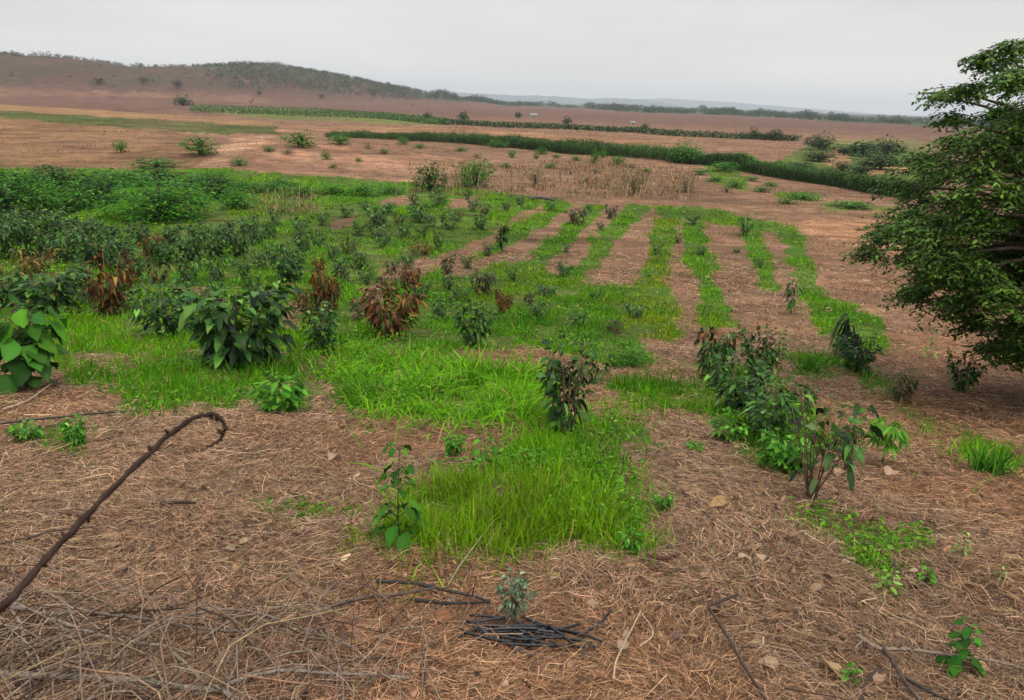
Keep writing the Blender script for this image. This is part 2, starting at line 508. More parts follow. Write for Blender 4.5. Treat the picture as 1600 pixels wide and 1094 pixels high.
def grassinfo(az, ld):
    den = np.zeros(len(az)); hh = np.zeros(len(az)); tt = np.zeros(len(az), int)
    for z in ZG:
        m = z.inside(az, ld)
        den[m] = z.k['d']; hh[m] = z.k['h']; tt[m] = z.k['t']
    for z in ZB:
        m = z.inside(az, ld); den[m] = 0.0
    return den, hh, tt


# ------------------------------------------------------------------ the ground sheet
def build_ground():
    azs = np.concatenate([np.radians(np.arange(-180, -46, 4.0)), np.radians(np.arange(-46, 46.01, .17)), np.radians(np.arange(50, 177, 4.0))])
    ds = np.concatenate([np.geomspace(.3, 1.6, 16)[:-1], np.geomspace(1.6, 320, 520)[:-1], np.geomspace(320, 16000, 130)])
    A, D = np.meshgrid(azs, ds)
    x = (D * np.sin(A)).ravel(); y = (D * np.cos(A)).ravel()
    z = T(x, y)
    na, nd = len(azs), len(ds)
    i = np.arange(nd - 1)[:, None] * na; j = np.arange(na)[None]; k = (j + 1) % na
    F4 = np.stack([i + j, i + na + j, i + na + k, i + k], -1).reshape(-1, 4)
    F3 = np.stack([np.arange(na), (np.arange(na) + 1) % na, np.full(na, na * nd)], -1)
    az, ld = warp(x, y)
    d = np.hypot(x, y)
    near = 1 - sstep((d - 14) / 25)
    C = np.array(STRAW)[None] * near[:, None] + np.array(DIRT)[None] * (1 - near[:, None])
    far = sstep((d - 200) / 250)[:, None]
    C = C * (1 - far) + np.array((.132, .072, .050))[None] * far
    hs = sstep((T(x, y) - (CZ - 8.0)) / 12) * (d > 450) * (az < .02)
    C = C * (1 - hs[:, None]) + np.array((.095, .053, .038))[None] * hs[:, None]
    wz = (sstep((az + .40) / .08) * (1 - sstep((az + .16) / .06)) * sstep((T(x, y) - CZ - 6) / 16) * (d > 450) * .8)[:, None]
    C = C * (1 - wz) + np.array((.058, .074, .038))[None] * wz
    hm = (hs * np.clip((fbm(x / 34, y / 60, 57, 4) - .42) * 3.2, 0, .75))[:, None]
    C = C * (1 - hm) + np.array((.062, .052, .03))[None] * hm
    # reddish / pale drifts in the litter
    q = fbm(x / 3.1, y / 3.1, 51)[:, None]
    C = C * (1 + (q - .5) * np.array((.3, .35, .4))[None])
    s = fbm(x / 26, y / 26, 52)[:, None]
    C = C * (1 + (s - .5) * np.array((.35, .3, .25))[None] * sstep((d - 40) / 40)[:, None])
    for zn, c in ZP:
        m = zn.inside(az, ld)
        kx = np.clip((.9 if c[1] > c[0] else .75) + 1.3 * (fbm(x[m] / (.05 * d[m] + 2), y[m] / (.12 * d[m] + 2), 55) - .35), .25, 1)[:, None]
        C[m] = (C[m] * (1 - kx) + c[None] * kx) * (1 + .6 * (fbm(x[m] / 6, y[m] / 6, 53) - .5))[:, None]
    wd = np.interp(az, _w[:, 0], _w[:, 1], left=20)
    m = ld > wd
    C[m] = np.array((.05, .07, .035))
    den, hh, tt = grassinfo(az, ld)
    g = (den * (.55 + .7 * fbm(x / .8, y / .8, 54)))[:, None]
    g = np.clip(g * 1.15, 0, .92)
    C = C * (1 - g) + np.array((.05, .125, .006))[None] * g
    mb = MB()
    V = np.stack([x, y, z], 1)
    V = np.concatenate([V, [[0, 0, T(np.array([0.]), np.array([.01]))[0]]]]); C = np.concatenate([C, [STRAW]])
    mb.add(V, F3, F4, C)
    o = mb.build('ground', M_GROUND)
    tag(o, kind='structure')


build_ground()


def far_hills():
    # two blue ranges on the plain's edge: real ridges several kilometres away
    for (dist, pts, nm, c) in ((8000, [(560, 150), (640, 146), (690, 142), (740, 146), (800, 149), (860, 150), (920, 154), (960, 153), (1000, 155), (1040, 161), (1080, 170), (1120, 176)], 'hills', (.07, .085, .07)),
                               (10800, [(880, 162), (960, 155), (1040, 154), (1100, 157), (1160, 161), (1220, 166), (1280, 171), (1340, 176), (1420, 182)], 'hills', (.07, .085, .08))):
        pts = np.array(pts, float)
        us = np.linspace(pts[0, 0], pts[-1, 0], 140)
        vs = np.interp(us, pts[:, 0], pts[:, 1]) + 1.6 * (fbm(us / 22, us * 0, 77) - .5)
        rows = []
        for f, hgt in ((-.16, 0), (-.1, .35), (-.05, .75), (0, 1), (.07, .7), (.16, 0)):
            row = []
            for u, v in zip(us, vs):
                r = ray(u, v); k = math.hypot(r[0], r[1]); d = dist * (1 + f)
                x, y = r[0] / k * d, r[1] / k * d
                zt = CZ + dist * r[2] / k; zb = CZ - 30
                zz = zb - 4 + (zt - zb + 4) * hgt * (1 + (.12 * (vn(u / 15., f * 30, 9) - .5) if 0 < hgt < 1 else 0))
                row.append((x, y, max(zz, zb - 4)))
            rows.append(row)
        V = np.array(rows); nr, nc = V.shape[:2]
        i = np.arange(nr - 1)[:, None] * nc; j = np.arange(nc - 1)[None]
        F4 = np.stack([i + j, i + j + 1, i + nc + j + 1, i + nc + j], -1).reshape(-1, 4)
        mb = MB(); mb.add(V.reshape(-1, 3), None, F4, c)
        tag(mb.build(nm, M_GROUND), kind='structure')


far_hills()

# ------------------------------------------------------------------ grass, straw and litter
TINT = [np.array((.13, .33, .004)), np.array((.095, .27, .004)), np.array((.20, .29, .006)), np.array((.035, .14, .005))]


def polar(n, d0, d1, a0=-40, a1=40, p=1.0):
    az = np.radians(rng.uniform(a0, a1, n)); ld = rng.uniform(math.log(d0), math.log(d1), n)
    d = np.exp(ld)
    return d * np.sin(az), d * np.cos(az), d


def grass():
    x, y, d = polar(1150000, 3.2, 105)
    az, ld = warp(x, y)
    nr = 1 + 1.5 * (np.hypot(x, y) < 14)
    az = az + rng.standard_t(3, len(az)) * .0035 * nr; ld = ld + rng.standard_t(3, len(az)) * .012 * nr
    den, hh, tt = grassinfo(az, ld)
    cl = fbm(x / (.35 + .02 * d), y / (.35 + .02 * d), 61)
    big = fbm(x / 2.5, y / 2.5, 62)
    pr = den * np.clip((cl - .27) * 3.0, 0, 1) * np.clip((big - .1) * 2.8, .25, 1)
    k = rng.random(len(x)) < pr
    x, y, d, hh, tt, cl, big = x[k], y[k], d[k], hh[k], tt[k], cl[k], big[k]
    # many blades far away are thinned out and made a little broader
    n = len(x)
    P = np.stack([x, y, T(x, y) - .01], 1)
    a = rng.uniform(0, 2 * math.pi, n); lean = np.abs(rng.normal(.4, .5, n)) + .35 * (hh > .4)
    D = np.stack([np.cos(a) * lean, np.sin(a) * lean, np.ones(n)], 1)
    L = hh * np.where(hh > .4, .9, np.where(d > 14, .62, .74)) * rng.uniform(.3, 1.3, n) * np.clip(1.7 * cl + .1 + .9 * (big - .5), .3, 1.6) * (1 + .25 * (d > 30))
    Wd = (.0032 + .00085 * d) * rng.uniform(.7, 1.3, n) * (1 + .5 * (hh > .4))
    tint = np.array(TINT)[tt]
    yb = fbm(x / 1.7, y / 1.7, 63)[:, None]
    C = tint * (1 - .55 * (yb > .58)) + np.array(TINT[3]) * .55 * (yb > .58)
    y2 = sstep((fbm(x / 4.5, y / 4.5, 64) - .58) / .14)[:, None] * .4
    C = C * (1 - y2) + TINT[2][None] * y2
    dr = rng.random(n) < .06
    C[dr] = np.array((.34, .24, .08))
    C = C * (1 + rng.normal(0, .16, (n, 1)))
    mb = MB()
    blades(mb, P, D, L, Wd, np.abs(rng.normal(.40, .3, n)) + .25 * (hh > .4), np.clip(C, .005, .8))
    o = mb.build('grass', M_GRASS)
    tag(o, 'bright green grass in strips and patches between the straw covered ground', 'grass', kind='stuff')
    return n


NG = grass()


def herbs():
    """low broad-leaved weeds mixed through the grass"""
    x, y, d = polar(150000, 3.3, 60)
    az, ld = warp(x, y)
    den, hh, tt = grassinfo(az, ld)
    cl = fbm(x / 1.1, y / 1.1, 71)
    k = (rng.random(len(x)) < den * np.clip((cl - .5) * 4, 0, 1))
    x, y, d, hh = x[k], y[k], d[k], hh[k]
    n = len(x)
    z = T(x, y) + hh * rng.uniform(.1, .75, n)
    a = rng.uniform(0, 2 * math.pi, n)
    D = np.stack([np.cos(a), np.sin(a), rng.uniform(-.3, .6, n)], 1)
    L = (.022 + .0033 * d) * rng.uniform(.6, 1.4, n)
    mb = MB()
    leaves(mb, np.stack([x, y, z], 1), D, L, L * rng.uniform(.4, .7, n), .3, pick([((.085, .23, .008), 3), ((.055, .16, .007), 2.5), ((.12, .25, .010), 1)], n), tw=.5)
    tag(mb.build('weeds', M_BUSH), 'low broad leaved weeds mixed into the green grass patches', 'weeds', kind='stuff')


herbs()


HX, HY = gnd(825, 990)[:2]


def straw():
    x, y, d = polar(980000, 1.9, 34, -42, 42)
    for a0, a1 in ((-85, -42), (42, 85)):
        q = polar(90000, 1.2, 12, a0, a1); x = np.concatenate([x, q[0]]); y = np.concatenate([y, q[1]]); d = np.concatenate([d, q[2]])
    az, ld = warp(x, y)
    den, hh, tt = grassinfo(az, ld)
    n0 = len(x)
    k = rng.random(n0) < np.where(den > 0, .12, 1.0) * np.clip(.25 + 1.9 * (fbm(x / .7, y / .7, 81) - .25), .4, 1) * np.clip(.5 + 2.2 * (fbm(x / 3.3, y / 3.3, 84) - .3), .55, 1) * np.where(d > 14, .6, 1)
    k &= rng.random(n0) > .93 * np.exp(-(((x - HX) / .42) ** 2 + ((y - HY) / .20) ** 2) ** 2)
    x, y, d = x[k], y[k], d[k]; n = len(x)
    flow = fbm(x / 1.5, y / 1.5, 82, 2) * 9.0 + rng.normal(0, .75, n)
    el = rng.normal(.01, .075, n) + np.where(rng.random(n) < .03, .25, 0)
    D = np.stack([np.cos(flow), np.sin(flow), el], 1)
    L = rng.uniform(.03, .19, n) * (.65 + .035 * d) * np.where(rng.random(n) < .06, 2.2, 1)
    Wd = (.0008 + .00036 * d) * rng.uniform(.5, 1.5, n)
    P = np.stack([x, y, T(x, y) + np.abs(rng.normal(.012, .016, n))], 1)
    P = P - D * (L * .5)[:, None] * np.array([1, 1, 0])
    C = pick([((.31, .182, .100), 4), ((.46, .305, .185), 2.4), ((.21, .105, .052), 2.4), ((.12, .07, .04), 2.4), ((.028, .017, .011), 1.7), ((.36, .225, .115), 1.4)], n, .15)  # darkest straws put gap shade of the mat into the colour
    red = sstep((fbm(x / 2.2, y / 2.2, 83) - .45) / .2)[:, None]
    C = C * (1 - red) + C * np.array((1.0, .89, .80)) * red
    C = C * (.74 + .62 * fbm(x / 2.7, y / 2.7, 85))[:, None]
    # bent strips
    S = nrm(np.cross(D, np.array([0, 0, 1.0])) + rng.normal(0, .4, (n, 3)))
    bend = rng.normal(0, .2, n)[:, None]
    B = np.cross(D, S)
    V = np.zeros((n, 6, 3))
    lat = nrm(np.cross(D, np.array([0, 0, 1.0])))
    for q, (t, bb) in enumerate(((0, 0), (.5, 1), (1, 0))):
        m = P + D * (L * t)[:, None] + lat * L[:, None] * bend * bb + np.array([0, 0, 1.0]) * (np.abs(bend) * L[:, None] * bb * .35)
        V[:, 2 * q] = m - S * (Wd * .5)[:, None]; V[:, 2 * q + 1] = m + S * (Wd * .5)[:, None]
    # keep every straw on or above the soil
    zz = T(V[..., 0].ravel(), V[..., 1].ravel()).reshape(n, 6) + .003
    V[..., 2] = np.maximum(V[..., 2], zz)
    b = (np.arange(n) * 6)[:, None, None]
    mb = MB()
    mb.add(V.reshape(-1, 3), None, (np.array([(0, 1, 3, 2), (2, 3, 5, 4)])[None] + b).reshape(-1, 4), np.repeat(C, 6, 0))
    tag(mb.build('straw_litter', M_STRAW), 'dry brown straw and cut stalks matted over the bare ground', 'straw', kind='stuff')


straw()


def leaf_litter():
    x, y, d = polar(9000, 2.2, 20, -42, 42)
    az, ld = warp(x, y)
    den, hh, tt = grassinfo(az, ld)
    k = (rng.random(len(x)) < np.where(den > 0, .1, 1) * np.clip((fbm(x / 1.6, y / 1.6, 91) - .42) * 5, .04, 1))
    x, y, d = x[k], y[k], d[k]; n = len(x)
    a = rng.uniform(0, 6.28, n)
    D = np.stack([np.cos(a), np.sin(a), rng.normal(.05, .2, n)], 1)
    L = rng.uniform(.03, .075, n) * (1 + .02 * d)
    mb = MB()
    leaves(mb, np.stack([x, y, T(x, y) + .02], 1), D, L, L * rng.uniform(.3, .6, n), rng.normal(0, .2, n),
           pick([((.26, .15, .08), 3), ((.16, .08, .04), 3), ((.4, .28, .17), .7), ((.09, .055, .04), 2)], n), fold=.5, tw=.7)
    tag(mb.build('leaf_litter', M_DRY), 'small dry brown leaves strewn over the straw', 'dead leaves', kind='stuff')


leaf_litter()

DRYZ = [Zone([(640, 258), (860, 252), (1085, 262), (1085, 316), (860, 312), (640, 305)]), Zone([(390, 292), (500, 288), (500, 335), (390, 338)])]


def dry_grass():
    x, y, d = polar(300000, 16, 230, -42, 42)
    az, ld = warp(x, y)
    den, hh, tt = grassinfo(az, ld)
    tall = np.zeros(len(x), bool)
    for z in DRYZ: tall |= z.inside(az, ld)
    n1 = fbm(x / (2 + .03 * d), y / (2 + .03 * d), 101)
    pr = np.where(tall, np.clip((fbm(x / 2.2, y / 2.2, 103) - .3) * 1.6, .03, .6), np.clip((n1 - .38) * 3.0, .15, .8) * np.clip((fbm(x / 9, y / 9, 104) - .25) * 2.5, .25, 1) * np.where(d > 40, 1, .5)) * np.where((den > 0) & ~tall, .06, 1)
    grn = np.zeros(len(x), bool)
    for zn, c in [z for z in ZP if z[1][1] > z[1][0]]: grn |= zn.inside(az, ld)
    k = (rng.random(len(x)) < pr)
    x, y, d, tall, grn = x[k], y[k], d[k], tall[k], grn[k]; n = len(x)
    a = rng.uniform(0, 6.28, n); ln = np.abs(rng.normal(.5, .5, n))
    D = np.stack([np.cos(a) * ln, np.sin(a) * ln, np.ones(n)], 1)
    L = np.where(tall, rng.uniform(.2, .85, n), rng.uniform(.03, .13, n) * (1 + .006 * d))
    Wd = (.004 + .0008 * d) * rng.uniform(.6, 1.3, n)
    C = pick([((.24, .125, .062), 4), ((.17, .085, .04), 3), ((.33, .19, .095), 2.2), ((.12, .09, .03), 1.2)], n, .15)
    C[grn] = pick([((.10, .17, .03), 3), ((.16, .19, .05), 2)], int(grn.sum()))
    tg = tall & (rng.random(n) < .3); C[tg] = pick([((.14, .17, .04), 1), ((.09, .13, .03), 1)], int(tg.sum()))
    mb = MB()
    blades(mb, np.stack([x, y, T(x, y) - .02], 1), D, L, Wd, np.abs(rng.normal(.2, .15, n)), C)
    tag(mb.build('dry_grass', M_STRAW), 'dry brown grass tufts over the far fields and along the stakes', 'dry grass', kind='stuff')


dry_grass()

# ------------------------------------------------------------------ plants: one of each kind, then copies
G_DARK = [((.030, .088, .014), 4), ((.045, .125, .018), 4), ((.095, .21, .03), 2.4), ((.014, .036, .009), 3)]  # darkest and lightest tones also mimic shaded interiors and lit tops
G_MID = [((.055, .18, .014), 4), ((.085, .25, .018), 3), ((.035, .11, .013), 2)]
G_BRIGHT = [((.085, .26, .02), 4), ((.06, .19, .02), 3), ((.13, .30, .03), 1.5)]
BROWN = [((.15, .055, .016), 4), ((.22, .09, .02), 2.4), ((.07, .03, .014), 4), ((.22, .13, .035), 1.6), ((.05, .08, .018), 3)]
YBROWN = [((.18, .10, .022), 4), ((.25, .16, .035), 2), ((.07, .042, .015), 3), ((.08, .12, .02), 4)]
MIXED = [((.04, .09, .022), 5), ((.20, .09, .03), 2.2), ((.10, .06, .025), 2.2), ((.15, .15, .05), 1.2), ((.022, .05, .018), 2)]
G_GREY = [((.13, .19, .11), 3), ((.19, .25, .16), 2), ((.07, .12, .06), 2)]
G_FAR = [((.035, .075, .022), 4), ((.05, .10, .03), 3), ((.025, .055, .02), 2)]
TWIGC = (.13, .085, .055)


def gen_sapling(seed, nst=4, nlf=120, L=.22, wid=.4, pal=G_DARK, base=.2, droop=.7, spread=.42, bare=0, elev=(-.9, .45), fold=.25, topbrown=None, fine=False):
    r = np.random.default_rng(seed)
    st, fo = MB(), MB()
    stems = []
    for k in range(nst + bare):
        a = 6.283 * (k + r.uniform(-.3, .3)) / max(nst + bare, 1) + seed
        rad = spread * r.uniform(.25, .85) if nst > 1 else spread * .1
        top = r.uniform(.62, .93) if k else .93
        e = np.array([math.cos(a) * rad, math.sin(a) * rad, top])
        m = e * np.array([.47, .47, .5]) + r.normal(0, .02, 3)
        b = np.array([r.normal(0, .03), r.normal(0, .03), -.03])
        p = spline([b, m, e], 7)
        tube(st, p, np.linspace(.0115, .004, 7), 5, np.array(TWIGC) * r.uniform(.7, 1.2))
        if k < nst:
            stems.append(p)
        if k >= nst or r.random() < .5:
            for q in range(3):
                i = r.integers(3, 6)
                d = nrm(np.array([r.normal(), r.normal(), .8]))
                tube(st, np.array([p[i], p[i] + d * .1, p[i] + d * .2]), [.006, .005, .003], 4, TWIGC)
    S = np.array(stems)
    si = r.integers(0, len(S), nlf); tt = base + (1 - base) * r.random(nlf) ** .75
    ii = np.minimum((tt * 6).astype(int), 5); ff = (tt * 6 - ii)[:, None]
    P = S[si, ii] * (1 - ff) + S[si, ii + 1] * ff
    ao = np.arctan2(P[:, 1], P[:, 0]) + r.normal(0, 1.1, nlf)
    D = np.stack([np.cos(ao), np.sin(ao), np.tan(r.uniform(elev[0], elev[1], nlf))], 1)
    D = nrm(D)
    P = P + D * r.uniform(.01, .5 * spread, nlf)[:, None] * np.array([1, 1, .5])
    C = pick(pal, nlf, .2, r)
    if topbrown is not None:
        m = (P[:, 2] > topbrown) & (r.random(nlf) < .7); C[m] = pick(BROWN, int(m.sum()), .2, r)
    Ls = L * r.uniform(.6, 1.15, nlf)
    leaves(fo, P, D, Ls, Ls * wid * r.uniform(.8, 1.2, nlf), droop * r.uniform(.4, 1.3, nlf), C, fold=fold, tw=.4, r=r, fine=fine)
    # a leaf never dips into the soil
    V = fo.V[-1]; V[:, 2] = np.maximum(V[:, 2], .015 + .04 * r.random(len(V)))
    return st, fo


def gen_shrub(seed, nlf=700, L=.1, pal=G_MID, lobes=9, flat=1.0, wid=.45, trunk=0.0, hollow=.55, elev=.6, droop=.3):
    """bush or small tree, 1 wide and 1 tall: leaf clumps spread over uneven lobes, gaps between"""
    r = np.random.default_rng(seed)
    st, fo = MB(), MB()
    zc = trunk + (1 - trunk) * .45
    tube(st, spline([(0, 0, -.05), (r.normal(0, .02), r.normal(0, .02), zc * .5), (r.normal(0, .04), r.normal(0, .04), zc)], 6), np.linspace(.035 if trunk else .02, .012, 6), 6, TWIGC)
    ps = []
    for k in range(lobes):
        a = 6.283 * k * .618; q = math.sqrt((k + .5) / lobes)
        c = np.array([math.cos(a) * q * .30, math.sin(a) * q * .30, trunk + (1 - trunk) * (r.uniform(.25, .8) * (1.08 - .45 * q))])
        rad = r.uniform(.19, .29)
        tube(st, spline([(0, 0, trunk * .8), c * np.array([.5, .5, .75]), c], 5), np.linspace(.014, .005, 5), 4, TWIGC)
        n = int(nlf / lobes)
        v = nrm(r.normal(size=(n, 3))) * (r.uniform(hollow, 1, n) ** .5)[:, None] * rad * np.array([1, 1, .85 * (1 - trunk) + .15])
        ps.append(np.concatenate([c + v, v], 1))
    A = np.concatenate(ps); n = len(A)
    P = A[:, :3]; P[:, 2] = np.clip(P[:, 2], .03 + trunk * .4, 1.0)
    D = nrm(A[:, 3:]) + r.normal(0, .45, (n, 3)); D[:, 2] *= elev
    Ls = L * r.uniform(.55, 1.2, n)
    leaves(fo, P, D, Ls, Ls * wid * r.uniform(.8, 1.25, n), droop, pick(pal, n, .22, r), tw=.5, r=r)
    V = fo.V[-1]; V[:, 2] = np.maximum(V[:, 2], .01)
    return st, fo


def gen_bigleaf(seed, n=74):
    r = np.random.default_rng(seed)
    st, fo = MB(), MB()
    trunk = [spline([(.02 * k, 0, -.03), (.05 * k, .02 * k, .4), (.12 * k, r.normal(0, .05), .85)], 8) for k in (-1, 0, 1)]
    for p in trunk: tube(st, p, np.linspace(.02, .01, 8), 6, (.07, .10, .04))
    Ps, Ds = [], []
    for k in range(n):
        p = trunk[k % 3][r.integers(1, 8)]
        a = 2.4 * k + r.normal(0, .3); e = r.uniform(.05, .6)
        d = np.array([math.cos(a), math.sin(a), e]); d /= np.linalg.norm(d)
        q = p + d * r.uniform(.10, .24)
        tube(st, np.array([p, (p + q) / 2 + (0, 0, .02), q]), [.007, .006, .005], 4, (.09, .14, .04))
        Ps.append(q); Ds.append(np.array([d[0], d[1], r.uniform(-.9, .05)]))
    Ls = r.uniform(.15, .27, n)
    leaves(fo, np.array(Ps), np.array(Ds), Ls, Ls * r.uniform(.8, 1.0, n), .4, pick([((.045, .15, .016), 4), ((.03, .10, .013), 3), ((.08, .25, .016), 1.2)], n, .12, r), fold=.16, tw=.3, r=r, fine=True)
    V = fo.V[-1]; V[:, 2] = np.maximum(V[:, 2], .02)
    return st, fo


def gen_seedling(seed, tiers=7, L=.2, pal=G_MID, wid=.8, stem=(.05, .09, .03)):
    r = np.random.default_rng(seed)
    st, fo = MB(), MB()
    p = spline([(0, 0, -.03), (r.normal(0, .02), 0, .45), (r.normal(0, .04), r.normal(0, .03), .97)], 12)
    tube(st, p, np.linspace(.013, .005, 12), 5, stem)
    Ps, Ds, Ls = [], [], []
    for k in range(tiers):
        b = p[min(2 + int(9 * k / (tiers - 1)), 11)]
        for q in range(4 if k < tiers - 1 else 5):
            a = k * 1.2 + q * 6.283 / 4 + r.normal(0, .35)
            d = np.array([math.cos(a), math.sin(a), .35])
            e = b + d * r.uniform(.08, .2) * (1.15 - .6 * k / tiers)
            tube(st, np.array([b, (b + e) / 2 + (0, 0, .015), e]), [.005, .004, .003], 4, stem)
            Ps.append(e); Ds.append((d[0], d[1], r.uniform(-.55, .1))); Ls.append(L * r.uniform(.75, 1.15) * (1.1 - .5 * k / tiers))
    Ls = np.array(Ls)
    leaves(fo, np.array(Ps), np.array(Ds), Ls, Ls * wid, .3, pick(pal, len(Ls), .15, r), fold=.2, tw=.3, r=r, fine=True)
    V = fo.V[-1]; V[:, 2] = np.maximum(V[:, 2], .015)
    return st, fo


def gen_palmate(seed, n=16):
    """cassava-like weed: fingered leaves on a short stalk"""
    r = np.random.default_rng(seed)
    st, fo = MB(), MB()
    tube(st, spline([(0, 0, -.03), (.01, 0, .4), (.02, .02, .8)], 6), np.linspace(.02, .01, 6), 5, (.12, .15, .05))
    Ps, Ds = [], []
    for k in range(n):
        a = 2.4 * k; e = r.uniform(.1, .9)
        b = np.array([.02, .01, .35 + .45 * k / n]); d = nrm(np.array([math.cos(a), math.sin(a), e]))
        q = b + d * r.uniform(.15, .3)
        tube(st, np.array([b, q]), [.006, .004], 4, (.14, .2, .05))
        for f in range(6):
            t = a + (f - 2.5) * .5
            Ps.append(q); Ds.append((math.cos(t), math.sin(t), -.45))
    Ls = r.uniform(.18, .3, len(Ps))
    leaves(fo, np.array(Ps), np.array(Ds), Ls, Ls * .27, .4, pick([((.12, .31, .025), 3), ((.085, .24, .02), 2)], len(Ps), .15, r), tw=.25, r=r)
    V = fo.V[-1]; V[:, 2] = np.maximum(V[:, 2], .015)
    return st, fo


def gen_tuft(seed, n=160):
    r = np.random.default_rng(seed)
    fo = MB()
    a = r.uniform(0, 6.28, n); ln = np.abs(r.normal(.35, .3, n))
    P = np.stack([r.normal(0, .14, n), r.normal(0, .14, n), np.full(n, -.01)], 1)
    D = np.stack([np.cos(a) * ln, np.sin(a) * ln, np.ones(n)], 1)
    blades(fo, P, D, r.uniform(.5, 1.1, n), np.full(n, .035), np.abs(r.normal(.3, .2, n)), pick(G_BRIGHT, n, .2, r))
    return None, fo


PROTO = {}


def proto(key):
    if key in PROTO: return PROTO[key]
    kind, v = key
    s = 100 + v * 13
    mat = M_LEAF
    if kind == 'green': st, fo = gen_sapling(s, 6, 420, .135, .5, G_DARK, base=.04, droop=.5, spread=.46, elev=(-.9, .9), fine=True)
    elif kind == 'greenfar': st, fo = gen_sapling(s, 5, 240, .165, .5, G_DARK, base=.03, droop=.6, spread=.45, elev=(-.8, .9))
    elif kind == 'large': st, fo = gen_sapling(s, 10, 560, .155, .52, G_DARK + [((.10, .23, .02), 2)], base=.06, droop=.65, spread=.5, elev=(-.8, .9), fine=True)
    elif kind == 'brown': st, fo = gen_sapling(s, 6, 420, .135, .38, BROWN, base=.1, droop=.8, spread=.42, elev=(-1.2, 1.1), fold=.8, fine=True); mat = M_DRY
    elif kind == 'ybrown': st, fo = gen_sapling(s, 5, 320, .14, .4, YBROWN, base=.1, droop=.7, spread=.42, elev=(-1.1, 1.0), fold=.7); mat = M_DRY
    elif kind == 'mixed': st, fo = gen_sapling(s, 5, 200, .19, .44, MIXED, base=.1, droop=.8, spread=.45, elev=(-.9, .7))
    elif kind == 'rusttop': st, fo = gen_sapling(s, 5, 290, .17, .46, G_DARK, base=.1, droop=.7, spread=.45, topbrown=.66, elev=(-.9, .7), fine=True)
    elif kind == 'column': st, fo = gen_sapling(s, 4, 260, .165, .52, G_DARK, base=.04, droop=.65, spread=.4, elev=(-.8, .9), bare=4, fine=True)
    elif kind == 'slender': st, fo = gen_sapling(s, 2, 60, .2, .4, G_DARK, base=.1, droop=.7, spread=.3)
    elif kind == 'sparse': st, fo = gen_sapling(s, 7, 90, .17, .5, G_DARK + [((.10, .17, .05), 1.5), ((.2, .15, .08), .8)], base=.35, droop=.6, spread=.5, elev=(-.8, .8), bare=5, fine=True)
    elif kind == 'hanging': st, fo = gen_sapling(s, 2, 90, .36, .28, [((.02, .035, .018), 3), ((.035, .07, .022), 2)], base=.35, droop=1.6, spread=.36, elev=(-1.2, .1), fine=True)
    elif kind == 'wilted': st, fo = gen_sapling(s, 2, 50, .3, .4, [((.05, .03, .02), 3), ((.04, .07, .03), 2)], base=.3, droop=1.4, spread=.36)
    elif kind == 'bright': st, fo = gen_sapling(s, 5, 190, .24, .6, G_BRIGHT, base=.08, droop=.5, spread=.46, elev=(-.5, .7), fine=True); mat = M_BUSH
    elif kind == 'conical': st, fo = gen_sapling(s, 1, 150, .24, .4, [((.022, .06, .022), 3), ((.035, .085, .028), 2)], base=.05, droop=.5, spread=.5)
    elif kind == 'bigleaf': st, fo = gen_bigleaf(s); mat = M_BUSH
    elif kind == 'seedling': st, fo = gen_seedling(s, 8, .23, [((.026, .10, .010), 3), ((.04, .14, .012), 2), ((.065, .2, .015), 1)]); mat = M_BUSH
    elif kind == 'lowseedling': st, fo = gen_seedling(s, 4, .34, G_MID + [((.09, .22, .025), 2)]); mat = M_BUSH
    elif kind == 'thin': st, fo = gen_seedling(s, 6, .14, [((.13, .2, .04), 2), ((.25, .16, .06), 1)], .5, (.13, .09, .05)); mat = M_BUSH
    elif kind == 'light': st, fo = gen_seedling(s, 5, .26, [((.16, .30, .05), 3), ((.22, .33, .08), 1)], .55); mat = M_BUSH
    elif kind == 'grey': st, fo = gen_shrub(s, 210, .17, G_GREY, 7, wid=.5, trunk=.25); mat = M_BUSH
    elif kind == 'palmate': st, fo = gen_palmate(s); mat = M_BUSH
    elif kind == 'tuft': st, fo = gen_tuft(s); mat = M_GRASS
    elif kind == 'shrub': st, fo = gen_shrub(s, 1100, .085, G_MID, 11); mat = M_BUSH
    elif kind == 'darkshrub': st, fo = gen_shrub(s, 1000, .10, G_DARK, 11); mat = M_BUSH
    elif kind == 'mound': st, fo = gen_shrub(s, 4200, .05, [((.075, .26, .014), 4), ((.045, .17, .012), 3), ((.022, .08, .012), 2)], 26, wid=.4, elev=.35); mat = M_BUSH
    elif kind == 'dryshrub': st, fo = gen_shrub(s, 500, .08, [((.13, .12, .05), 3), ((.18, .12, .06), 3), ((.08, .10, .035), 2)], 9); mat = M_DRY
    elif kind == 'midshrub': st, fo = gen_shrub(s, 620, .11, G_MID, 9); mat = M_BUSH
    elif kind == 'fartree': st, fo = gen_shrub(s, 900, .11, G_FAR, 9, trunk=.08); mat = M_BUSH
    elif kind == 'scrubtree': st, fo = gen_shrub(s, 320, .16, [((.06, .075, .04), 3), ((.09, .085, .05), 2), ((.045, .06, .035), 2)], 6, trunk=.2); mat = M_BUSH
    ms = st.mesh(kind + '_stem', M_TWIG) if st is not None else None
    mf = fo.mesh(kind + '_foliage', mat)
    Z = np.concatenate(fo.V); h = np.percentile(Z[:, 2], 99.3)
    w = np.percentile(np.abs(Z[:, :2]), 99.3) * 2
    PROTO[key] = (ms, mf, h, w)
    return PROTO[key]


